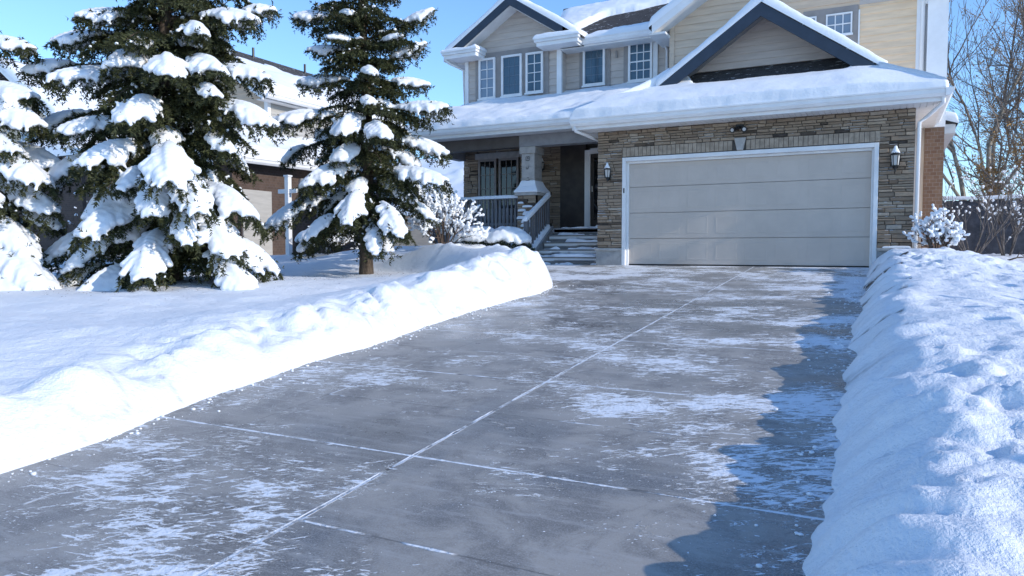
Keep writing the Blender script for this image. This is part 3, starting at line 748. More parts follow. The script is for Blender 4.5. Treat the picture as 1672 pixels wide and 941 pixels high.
mb = MB(); mb.tube([(-1.78, 2.93, 1.8), (-1.78, 2.92, 1.95)], .016, 8); mb.build('door_handle', 'lamp_white', fdo)
lantern(-3.16, 2.95, 2.55, .9)
# porch roof
pr = MB(); PZ, PY = 3.25, .60
pslope = (4.27 - PZ) / (3.0 - PY)
pr.slab((-5.9, PY, PZ), (-.3, PY, PZ), (1.2, 3.35, PZ + pslope * 2.75), (-5.53, 3.0, 4.27), .05)
proof = pr.build('porch_roof', 'shingle', H)
snow_patch((-5.98, PY - .06, PZ + .005), (-.2, PY - .06, PZ + .005), (1.1, 3.34, PZ + pslope * 2.74), (-5.50, 3.34, PZ + pslope * 2.74), .14, (.09, 0, 0, .16), proof, 15, .04, 'snow_cover', .08, None, .04)
gutter(proof, (-5.9, PY, PZ - .135), (-.9, PY, PZ - .135), (0, -1, 0), mat='white_trim')
mb = MB(); mb.box(-5.9, -.55, PY + .004, PY + .022, PZ - .22, PZ - .052); mb.hexa([(-5.9, PY, PZ - .22), (-5.88, PY, PZ - .22), (-5.6, 3.0, 4.05), (-5.62, 3.0, 4.05), (-5.9, PY, PZ - .05), (-5.88, PY, PZ - .05), (-5.6, 3.0, 4.2), (-5.62, 3.0, 4.2)]); mb.build('fascia', 'white_trim', proof)

# --- upper left block
GA = 6.80
uw = lap_siding(lambda z: max(-5.53, -3.98 - (GA - z) / .63), lambda z: min(-2.67, -3.98 + (GA - z) / .63), 3.0, 4.1, 6.75, 'grey_siding', H, 'upper_wall')
for b_ in ((-5.555, -5.45, 2.955, 3.02, 4.1, 5.72), (-2.79, -2.66, 2.955, 3.03, 4.1, 5.75)):
    mb = MB(); mb.box(*b_); mb.build('corner_board', 'white_trim', uw)
mb = MB(); mb.box(-5.22, -3.02, 2.962, 2.99, 4.3, 5.66); mb.build('window_surround', 'grey_trim', uw)
mb = MB(); mb.box(-2.76, -2.68, 3.03, 3.4, 4.1, 5.7); mb.build('return_wall', 'grey_siding', uw)
window(H, -5.1, -4.59, 4.42, 5.52, 2.96, 2, 4, 'curtain_glass'); window(H, -4.4, -3.79, 4.43, 5.52, 2.96, 3, 4, 'blue_glass', white_mun=False); window(H, -3.67, -3.17, 4.45, 5.51, 2.96, 2, 4, 'blue_glass')
mb = MB(); mb.add([(-5.0, 2.948, 4.5), (-4.86, 2.948, 4.5), (-4.86, 2.948, 5.1), (-5.0, 2.948, 5.2)], [(0, 1, 2, 3)])
# roof of that block
gy0 = 2.55; ax = -3.95; az = 6.94; hw = 2.02; ez = az - .64 * hw
rf = MB()
rf.slab((ax - hw, gy0, ez), (ax, gy0, az), (ax, 9, az), (ax - hw, 9, ez), .05); rf.slab((ax, gy0, az), (ax + hw, gy0, ez), (ax + hw, 9, ez), (ax, 9, az), .05)
uroof = rf.build('gable_roof', 'shingle', H)
snow_patch((ax - hw, 9, ez), (ax - hw, gy0 - .04, ez), (ax, gy0 - .04, az), (ax, 9, az), .15, (.08, .06, .0, 0), uroof, 16, .03, 'snow_cover', .1)
snow_patch((ax + hw - .1, gy0 - .04, ez + .05), (ax + hw - .1, 9, ez + .05), (ax, 9, az), (ax, gy0 - .04, az), .15, (.08, 0, .0, .06), uroof, 17, .03, 'snow_cover', .1)
rake(uroof, ax, az - .02, .64, -1, gy0 - .035, 1.62, .24); rake(uroof, ax, az - .02, .64, 1, gy0 - .035, 1.5, .24)
mb = MB()
for sg, Lg in ((-1, 1.9), (1, 1.9)):
    a, b = (ax, az - .18), (ax + sg * Lg, az - .18 - .64 * Lg)
    mb.slab((a[0], gy0 + .006, a[1]), (a[0], 3.0, a[1]), (b[0], 3.0, b[1]), (b[0], gy0 + .006, b[1]), .09)
mb.build('rake_soffit', 'soffit_white', uroof)
def boxed_return(parent, x0, x1, y0, y1, z0, z1, seed):
    mb = MB(); mb.box(x0 + .05, x1 - .03, y0 + .05, y1, z0, z0 + .10); mb.box(x0, x1, y0, y1, z0 + .10, z1)
    o = mb.build('eave_return', 'white_trim', parent, bevel=.01)
    snow_patch((x0 - .02, y0 - .02, z1), (x1 + .02, y0 - .02, z1), (x1 + .02, y1, z1 + .02), (x0 - .02, y1, z1 + .02), .07, (.06, .07, 0, .07), o, seed, .03, 'snow_cover', .05)
boxed_return(uroof, -5.98, -4.90, 2.42, 3.0, 5.50, 5.70, 18); boxed_return(uroof, -3.2, -1.98, 2.42, 3.0, 5.50, 5.70, 19)
mb = MB(); mb.box(-6.0, -5.5, 3.0, 9, 5.46, 5.50); mb.box(-6.02, -5.99, 2.6, 9, 5.48, 5.66); mb.build('soffit', 'soffit_white', uroof)
pipe(H, [(-5.9, 2.5, 5.5), (-5.85, 2.6, 5.42), (-5.65, 3.05, 5.30), (-5.6, 3.05, 4.2)], .035)
# --- recessed middle wall
mw = lap_siding(lambda z: -2.72, lambda z: .5, 3.35, 4.2, 5.72, 'grey_siding', H, 'upper_wall')
for x0_, x1_ in ((-2.3, -1.46), (-1.1, -.22)):
    mb = MB(); mb.box(x0_, x1_, 3.31, 3.34, 4.3, 5.66); mb.build('window_surround', 'grey_trim', mw)
window(H, -2.19, -1.59, 4.56, 5.52, 3.31, 3, 4, 'blue_glass', white_mun=False); window(H, -.97, -.35, 4.54, 5.52, 3.31, 3, 4, 'blue_glass', .055, .02, True, wide_mid=2)
mb = MB(); mb.tube([(-1.28, 3.30, 5.2), (-1.28, 3.28, 5.36)], .03, 8); mb.build('bird_feeder_hook', 'grey_trim', mw)
mb = MB(); mb.box(-.34, -.22, 3.29, 3.31, 4.3, 5.6); mb.build('corner_board', 'white_trim', mw)
# main roof
mr = MB(); MY, MZ = 2.85, 5.62; RYY, RZZ = 6.0, 7.58
mr.slab((-2.9, MY, MZ), (.6, MY, MZ), (2.5, RYY, RZZ), (-3.9, RYY, RZZ), .05); mr.slab((-5.4, 9.2, 5.6), (-3.9, RYY, RZZ), (2.5, RYY, RZZ), (2.5, 9.2, 5.6), .05)
mroof = mr.build('main_roof', 'shingle', H)
msl = (RZZ - MZ) / (RYY - MY)
def mcut(x, y, z):
    n = fbm(x * 1.5, y * 1.5, 25, 4) * .12
    lim = 4.52 + (x + 2.0) * .22 + n - .75 * np.exp(-((x + 2.6) / .40) ** 2)
    return sstep((y - lim) / .06) * np.clip(1 - sstep((y - 5.55 - n) / .25), 0, 1)
snow_patch((-2.9, MY, MZ), (1.0, MY, MZ), (2.5, RYY, RZZ), (-3.9, RYY, RZZ), .17, (.0, 0, .12, .35), mroof, 26, .03, 'snow_cover', .05, mcut)
def mcut2(x, y, z):
    d = (3.05 + .32 * sstep((x + 2.2) / 1.4) + fbm(x * 3, y * 3, 28, 4) * .12) - y
    return sstep(d / .06) * np.clip(.25 + d * 1.6, 0, 1)
snow_patch((-2.5, MY - .05, MZ + .005), (.6, MY - .05, MZ + .005), (.6, 3.9, MZ + msl * 1.05), (-2.5, 3.9, MZ + msl * 1.05), .13, (.08, 0, 0, 0), mroof, 27, .03, 'snow_cover', .05, mcut2)
gutter(mroof, (-2.0, MY, MZ - .135), (.25, MY, MZ - .135), (0, -1, 0))
mb = MB(); mb.box(-2.0, .25, MY + .004, MY + .019, MZ - .17, MZ - .052); mb.build('fascia', 'white_trim', mroof)
mb = MB(); mb.box(-2.66, .4, MY + .02, 3.34, MZ - .17, MZ - .15); mb.build('soffit', 'soffit_white', mroof)
pipe(H, [(.0, MY - .06, MZ - .1), (.02, MY, MZ - .2), (.0, 3.2, MZ - .32), (.02, 3.28, MZ - .4), (.02, 3.28, 4.4)], .035)
# --- upper right block
RA = 7.25
rwl = lap_siding(lambda z: max(.29, 2.9 - (RA - z) / .63), lambda z: min(4.30, 2.9 + (RA - z) / .63), 2.6, 3.0, 7.2, 'beige_siding', H, 'upper_wall')
mb = MB(); mb.box(.27, .38, 2.56, 2.62, 3.0, 5.6); mb.build('corner_board', 'beige_siding', rwl)
lap_siding(lambda z: 4.30, lambda z: 5.43, 2.595, 3.0, 5.46, 'sun_tinted_siding', rwl, 'sun_tinted_panel', .15)  # sunlit stretch of the front wall, its light painted as a yellower siding
lap_siding(lambda z: 4.30, lambda z: min(5.43, 2.9 + (RA - z) / .63), 2.6, 5.46, 5.9, 'grey_siding', rwl, 'upper_panel', .15)
mb = MB(); mb.box(3.2, 4.28, 2.56, 2.575, 4.4, 5.47); mb.build('window_surround', 'grey_trim', rwl)
for b_ in ((4.285, 4.315, 2.555, 2.6, 3.9, 5.36), (5.36, 5.44, 2.555, 2.6, 3.4, 5.9)):
    mb = MB(); mb.box(*b_); mb.build('corner_board', 'white_trim', rwl)
window(H, 3.66, 4.17, 4.87, 5.33, 2.56, 3, 2, 'curtain_glass', .03, .02); window(H, 2.95, 3.47, 4.87, 5.33, 2.56, 3, 2, 'curtain_glass', .03, .02)
gy1 = 2.12; bx = 2.9; bz = 7.38; bw = 3.0; be = bz - .63 * bw
rf = MB()
rf.slab((bx - bw, gy1, be), (bx, gy1, bz), (bx, 10, bz), (bx - bw, 10, be), .05); rf.slab((bx, gy1, bz), (bx + bw, gy1, be), (bx + bw, 10, be), (bx, 10, bz), .05)
rroof = rf.build('gable_roof', 'shingle', H)
snow_patch((bx - bw, 10, be), (bx - bw, gy1 - .04, be), (bx, gy1 - .04, bz), (bx, 10, bz), .16, (.08, .07, 0, 0), rroof, 30, .03, 'snow_cover', .12)
snow_patch((bx + bw, gy1 - .04, be), (bx + bw, 10, be), (bx, 10, bz), (bx, gy1 - .04, bz), .16, (.08, 0, .0, .07), rroof, 31, .03, 'snow_cover', .12)
rake(rroof, bx, bz - .02, .63, -1, gy1 - .035, 2.92, .20, .04, 'white_trim'); rake(rroof, bx, bz - .02, .63, 1, gy1 - .035, 2.92, .20, .04, 'white_trim')
mb = MB()
for sg in (-1, 1):
    a, b = (bx, bz - .16), (bx + sg * 2.9, bz - .16 - .63 * 2.9)
    mb.slab((a[0], gy1 + .006, a[1]), (a[0], 2.6, a[1]), (b[0], 2.6, b[1]), (b[0], gy1 + .006, b[1]), .07)
mb.box(bx - bw, .29, gy1, 3.3, be - .2, be - .15); mb.build('rake_soffit', 'soffit_white', rroof)
mb = MB(); mb.box(5.45, 5.55, 2.5, 2.6, 5.28, 5.36); mb.build('vent_cap', 'white_trim', rwl)
# --- set-back strip with downspout and the brick chase
mb = MB(); mb.box(5.2, 5.56, 2.605, 2.75, -.1, 6.0); mb.build('side_return', 'white_trim', H)
pipe(H, [(5.47, 2.52, 5.5), (5.47, 2.52, 5.3), (5.47, 2.54, 3.2)], .04)
ch = MB(); ch.box(5.56, 5.90, 2.4, 3.4, -.1, 2.78); ch.m = 1; ch.box(5.55, 5.91, 2.39, 3.41, 2.782, 6.5)
ch.build('chimney', ['orange_brick', 'white_trim'], H)
# eave of the rear wing
mb = MB(); mb.box(5.2, 5.95, 4.5, 9, -.1, 2.9); rw_ = mb.build('rear_wing', 'orange_brick', H)
mb = MB(); mb.box(5.2, 6.22, 4.3, 9, 2.9, 2.93); mb.box(5.2, 6.22, 4.28, 4.3, 2.9, 3.1); mb.build('soffit', 'soffit_white', rw_)
mb = MB(); mb.slab((5.2, 4.25, 3.5), (6.25, 4.25, 3.13), (6.25, 9, 3.13), (5.2, 9, 3.5), .05); mb.build('rear_roof', 'shingle', rw_)
snow_patch((6.27, 4.22, 3.13), (6.27, 9, 3.13), (5.2, 9, 3.5), (5.2, 4.22, 3.5), .16, (.08, 0, 0, .06), rw_, 33, .02)
# body behind the fronts so that no daylight shows through
mb = MB(); mb.box(-5.5, 5.1, 3.5, 9, -.1, 5.5); mb.box(-2.5, 5.1, 3.2, 3.5, 3.2, 4.2); mb.box(.45, 5.1, 2.75, 3.5, .2, 5.5); mb.box(-5.4, -2.8, 3.1, 3.5, 3.1, 5.6); mb.box(-.4, 5.1, .2, 2.7, .1, 2.75); mb.build('core_wall', 'grey_siding', H)

# ------------------------------------------------------------------ neighbouring houses
N1 = empty('house', (-13, 1, 0), 'neighbour house with grey shingle ridge and brown brick side behind the two spruces', 'house')
def wp(o):   # keep world placement for parts of things whose base is not the origin
    o.matrix_parent_inverse = o.parent.matrix_world.inverted() if o.parent else o.matrix_parent_inverse
bpy.context.view_layer.update()
class Under:
    """parents world-space parts to a thing standing elsewhere"""
    def __init__(s, root): s.r = root; s.before = set(bpy.data.objects)
    def close(s):
        for o in bpy.data.objects:
            if o not in s.before and o.parent is s.r: o.location = Vector(o.location) - s.r.location
        
U_ = Under(N1)
mb = MB(); mb.prism([(-17, 0), (-11, 0), (-11, 4.62), (-14, 6.62), (-17, 4.62)], 1.04, 7); nw = mb.build('wall', 'pale_siding', N1)
lap_siding(lambda z: max(-17, -14 - (6.6 - z) * 1.5), lambda z: min(-11, -14 + (6.6 - z) * 1.5), 1.035, 3.2, 6.5, 'beige_siding', N1, 'front_wall')
mb = MB(); z_ = 2.6
while z_ < 4.6:
    mb.hexa([(-11, 1.05, z_), (-10.975, 1.05, z_), (-10.975, 6.95, z_), (-11, 6.95, z_), (-11, 1.05, z_ + .15), (-10.992, 1.05, z_ + .15), (-10.992, 6.95, z_ + .15), (-11, 6.95, z_ + .15)]); z_ += .15
mb.build('side_siding', 'pale_siding', N1)
mb = MB(); mb.box(-11.1, -10.965, 1.0, 1.12, 0, 4.6); mb.build('corner_board', 'white_trim', N1)
mb = MB(); sl = 2.05 / 3.35
mb.slab((-10.65, .6, 4.72), (-10.65, 7.3, 4.72), (-14, 7.3, 6.78), (-14, .6, 6.78), .06); mb.slab((-17.35, .6, 4.72), (-14, .6, 6.78), (-14, 7.3, 6.78), (-17.35, 7.3, 4.72), .06)
nr = mb.build('roof', 'shingle', N1)
def ncut(x, y, z):
    d = (x + 14) - (.95 + fbm(x * .9, y * .9, 91, 4) * .6)
    return sstep(d / .10) * np.clip(.2 + d * .55, 0, 1)
snow_patch((-10.62, .55, 4.72), (-10.62, 7.3, 4.72), (-14, 7.3, 6.78), (-14, .55, 6.78), .25, (.1, 0, 0, .08), nr, 90, .05, 'snow_cover', .12, ncut)
snow_patch((-17.4, 7.3, 4.72), (-17.4, .55, 4.72), (-14.3, .55, 6.596), (-14.3, 7.3, 6.596), .12, (.1, .08, .3, 0), nr, 92, .04, 'snow_cover', .15)
gutter(nr, (-10.65, .6, 4.58), (-10.65, 7.3, 4.58), (1, 0, 0)); 
mb = MB(); mb.box(-11.0, -10.66, .62, 7.2, 4.55, 4.57); mb.build('soffit', 'soffit_white', nr)
rake(nr, -14, 6.76, 2.06 / 3.35, 1, .56, 3.3, .2, .04, 'white_trim'); rake(nr, -14, 6.76, 2.06 / 3.35, -1, .56, 3.3, .2, .04, 'white_trim')
for (yy, xx) in ((3.2, -14), (5.6, -14)):
    mb = MB(); mb.tube([(xx + .2, yy, 6.6), (xx + .2, yy, 6.98)], .04, 8); mb.build('roof_vent', 'black_metal', nr)
window(N1, -13.4, -12.8, 3.55, 4.4, 1.02, 2, 3, 'curtain_glass'); window(N1, -12.0, -11.3, 3.5, 4.35, 1.02, 2, 3, 'curtain_glass')
# side windows on the wall facing us
mb = MB(); mb.box(-11, -10.95, 4.0, 5.0, 3.3, 4.2); w_ = mb.build('window', 'white_trim', N1)
mb = MB(); mb.box(-10.955, -10.945, 4.06, 4.94, 3.36, 4.14); mb.build('pane', 'curtain_glass', w_)
# lower wing
mb = MB(); mb.box(-16, -10, -1.2, 1.03, 0, 2.62); mb.box(-10.98, -10, 1.03, 5, 0, 2.62); lw = mb.build('lower_wall', 'brown_brick', N1)
mb = MB(); mb.slab((-9.6, -1.6, 2.66), (-9.6, 5.2, 2.76), (-11, 5.2, 3.55), (-11.3, .4, 3.6), .05); mb.slab((-16.3, -1.6, 2.66), (-9.6, -1.6, 2.66), (-11.3, 1.0, 3.65), (-16, 1.0, 3.65), .05); lr = mb.build('lower_roof', 'shingle', N1)
snow_patch((-9.56, -1.64, 2.68), (-9.56, 5.2, 2.76), (-11, 5.2, 3.55), (-11.35, .4, 3.62), .24, (.12, 0, 0, 0), lr, 94, .07, 'snow_cover', .1, None, .08)
snow_patch((-16.3, -1.64, 2.68), (-9.56, -1.64, 2.68), (-11.35, 1.0, 3.66), (-16, 1.0, 3.66), .24, (.12, 0, 0, 0), lr, 95, .07, 'snow_cover', .1, None, .08)
gutter(lr, (-9.6, -1.6, 2.52), (-9.6, 5.2, 2.60), (1, 0, 0)); gutter(lr, (-16.3, -1.6, 2.52), (-9.6, -1.6, 2.52), (0, -1, 0))
# small canopy with a window under it
mb = MB(); mb.box(-10, -9.0, 1.2, 3.4, 2.0, 2.12); mb.box(-9.12, -9.02, 1.25, 1.35, 0, 2.0); cn = mb.build('canopy', 'white_trim', N1)
snow_patch((-9.0, 1.15, 2.12), (-9.0, 3.45, 2.12), (-10, 3.45, 2.14), (-10, 1.15, 2.14), .20, (.1, .08, 0, .08), cn, 97, .03, 'snow_cover', .08)
mb = MB(); mb.box(-10, -9.96, 1.9, 2.9, 1.0, 1.9); w_ = mb.build('window', 'white_trim', N1)
mb = MB()
for k in range(3):
    for j in range(2): mb.box(-9.962, -9.95, 1.95 + k * .31, 2.22 + k * .31, 1.05 + j * .42, 1.43 + j * .42)
mb.build('pane', 'dark_glass', w_)
mb = MB(); mb.box(-10.02, -9.96, -.9, .1, .1, 1.9); mb.build('side_door', 'pale_siding', N1)
U_.close()

N2 = empty('house', (-27, 4, 0), 'far left neighbour house with tall snowy roof and beige front window', 'house')
bpy.context.view_layer.update(); U_ = Under(N2)
mb = MB(); mb.prism([(-32, 0), (-25.6, 0), (-25.6, 5.6), (-28.8, 8.0), (-32, 5.6)], 4, 14); mb.build('wall', 'beige_siding', N2)
mb = MB(); mb.slab((-25.0, 3.4, 5.6), (-25.0, 14, 5.6), (-28.8, 14, 8.2), (-28.8, 3.4, 8.2), .06); mb.slab((-32.6, 3.4, 5.6), (-28.8, 3.4, 8.2), (-28.8, 14, 8.2), (-32.6, 14, 5.6), .06); r2 = mb.build('roof', 'shingle', N2)
snow_patch((-24.9, 3.35, 5.62), (-24.9, 14, 5.62), (-28.8, 14, 8.22), (-28.8, 3.35, 8.22), .3, (.12, 0, 0, .1), r2, 110, .05, 'snow_cover', .2)
snow_patch((-32.7, 14, 5.62), (-32.7, 3.35, 5.62), (-28.8, 3.35, 8.22), (-28.8, 14, 8.22), .3, (.12, .1, 0, 0), r2, 111, .05, 'snow_cover', .2)
rake(r2, -28.8, 8.2, 2.6 / 3.8, 1, 3.36, 3.7, .25, .05, 'white_trim'); rake(r2, -28.8, 8.2, 2.6 / 3.8, -1, 3.36, 3.7, .25, .05, 'white_trim')
gutter(r2, (-25.0, 3.4, 5.45), (-25.0, 14, 5.45), (1, 0, 0))
window(N2, -28.4, -27.3, 4.3, 5.4, 3.99, 3, 2, 'curtain_glass', .08, .03); window(N2, -26.9, -26.1, 4.3, 5.4, 3.99, 2, 2, 'curtain_glass', .08, .03)
mb = MB(); mb.box(-33, -21.2, 2.0, 4.0, 0, 3.7); mb.box(-25.6, -21.2, 4, 13, 0, 3.7); mb.build('lower_wall', 'brown_brick', N2)
mb = MB(); mb.slab((-33.4, 1.5, 3.7), (-20.8, 1.5, 3.7), (-22.5, 4.0, 4.7), (-33.4, 4.0, 4.7), .05); mb.slab((-20.8, 1.5, 3.7), (-20.8, 13, 3.7), (-25.5, 13, 5.0), (-22.5, 4, 4.7), .05); r3 = mb.build('lower_roof', 'shingle', N2)
snow_patch((-33.4, 1.45, 3.72), (-20.75, 1.45, 3.72), (-22.5, 4.0, 4.72), (-33.4, 4.0, 4.72), .3, (.12, 0, 0, 0), r3, 112, .06, 'snow_cover', .2)
snow_patch((-20.75, 1.45, 3.72), (-20.75, 13, 3.72), (-25.5, 13, 5.02), (-22.5, 4.0, 4.72), .3, (.12, 0, 0, 0), r3, 113, .06, 'snow_cover', .2)
U_.close()

N3 = empty('house', (-15, 22, 0), 'distant house with a snowy roof glimpsed between the spruce and the porch', 'house')
bpy.context.view_layer.update(); U_ = Under(N3)
mb = MB(); mb.box(-26, -8, 22, 32, -.2, 2.5); mb.build('wall', 'beige_siding', N3)
mb = MB(); mb.slab((-26.5, 21.4, 2.4), (-7.5, 21.4, 2.4), (-7.5, 27, 6.2), (-26.5, 27, 6.2), .06); mb.slab((-26.5, 27, 6.2), (-7.5, 27, 6.2), (-7.5, 32.6, 2.4), (-26.5, 32.6, 2.4), .06); r4 = mb.build('roof', 'shingle', N3)
snow_patch((-26.6, 21.3, 2.4), (-7.4, 21.3, 2.4), (-7.4, 27, 6.2), (-26.6, 27, 6.2), .3, (.12, .1, 0, .1), r4, 120, .08, 'snow_cover', .25)
U_.close()

# white garden post beside the neighbour's wall
gp = Vector((-8.2, -1.1, 0)); gp.z = float(ground_h(gp.x, gp.y))
WP = empty('garden_post', gp, 'white garden post with a short crosspiece beside the brown brick wall', 'post')
mb = MB(); mb.box(-.06, .06, -.06, .06, -.2, 1.92); mb.build('post_shaft', 'white_trim', WP, bevel=.008)
mb = MB(); mb.box(-.30, .30, -.035, .035, 1.52, 1.62); mb.build('crosspiece', 'white_trim', WP)
mb = MB(); mb.box(-.075, .075, -.075, .075, 1.922, 1.96); mb.build('post_cap', 'white_trim', WP)

# ------------------------------------------------------------------ snow blobs and twigs
ICO = None
def ico():
    global ICO
    if ICO is None:
        t = (1 + 5 ** .5) / 2
        V = np.array([(-1, t, 0), (1, t, 0), (-1, -t, 0), (1, -t, 0), (0, -1, t), (0, 1, t), (0, -1, -t), (0, 1, -t), (t, 0, -1), (t, 0, 1), (-t, 0, -1), (-t, 0, 1)]) / math.sqrt(1 + t * t)
        F = np.array([(0, 11, 5), (0, 5, 1), (0, 1, 7), (0, 7, 10), (0, 10, 11), (1, 5, 9), (5, 11, 4), (11, 10, 2), (10, 7, 6), (7, 1, 8), (3, 9, 4), (3, 4, 2), (3, 2, 6), (3, 6, 8), (3, 8, 9), (4, 9, 5), (2, 4, 11), (6, 2, 10), (8, 6, 7), (9, 8, 1)])
        ICO = (V, F)
    return ICO
def blob_mesh(name, C, Rr, voxel=.035, squash=.75, smooth=3, parent=None, mat='snow'):
    C = np.asarray(C, float); Rr = np.asarray(Rr, float); V0, F0 = ico(); n = len(C)
    V = C[:, None, :] + V0[None] * Rr[:, None, None] * 1.08 * np.array([1, 1, squash])
    F = (F0[None] + (np.arange(n) * 12)[:, None, None]).reshape(-1, 3)
    me = mesh_np(name, V.reshape(-1, 3), F)
    o = bpy.data.objects.new('tmp', me); COL.objects.link(o)
    m = o.modifiers.new('r', 'REMESH'); m.mode = 'VOXEL'; m.voxel_size = voxel; m.use_smooth_shade = True
    if smooth:
        m = o.modifiers.new('s', 'SMOOTH'); m.factor = .5; m.iterations = smooth
    dg = bpy.context.evaluated_depsgraph_get(); me2 = bpy.data.meshes.new_from_object(o.evaluated_get(dg)); me2.name = name
    bpy.data.objects.remove(o); bpy.data.meshes.remove(me)
    return link(name, me2, mat, parent, True)
def needle_mesh(name, A, D, Ln, R, seed, per_m=75, nl=.05, nw=.016, parent=None, mat='spruce_needles'):
    """needles on straight twig segments A + D*Ln; R = sleeve radius factor"""
    r = np.random.default_rng(seed); A = np.asarray(A); D = np.asarray(D); Ln = np.asarray(Ln)
    cnt = np.maximum(3, (Ln * per_m).astype(int)); idx = np.repeat(np.arange(len(A)), cnt); n = len(idx)
    t = r.random(n); a = A[idx]; d = D[idx]; p = a + d * (Ln[idx] * t)[:, None]
    q = r.normal(size=(n, 3)); q -= d * (q * d).sum(1)[:, None]; q /= np.linalg.norm(q, axis=1)[:, None] + 1e-9
    dirn = d * .75 + q; dirn /= np.linalg.norm(dirn, axis=1)[:, None]
    l = nl * r.uniform(.7, 1.25, n) * (1 - .3 * t); s = np.cross(dirn, r.normal(size=(n, 3))); s /= np.linalg.norm(s, axis=1)[:, None] + 1e-9
    w = nw * r.uniform(.7, 1.2, n)
    V = np.stack([p - s * w[:, None] * .5, p + s * w[:, None] * .5, p + dirn * l[:, None]], 1).reshape(-1, 3)
    F = np.arange(3 * n).reshape(-1, 3)
    tw = r.random(len(A)); tone = np.clip(.15 + .5 * tw[idx] + r.normal(0, .12, n) , 0, 1); tone = np.repeat(tone, 3); tone[2::3] += .12
    me = mesh_np(name, V, F, tone); return link(name, me, mat, parent)

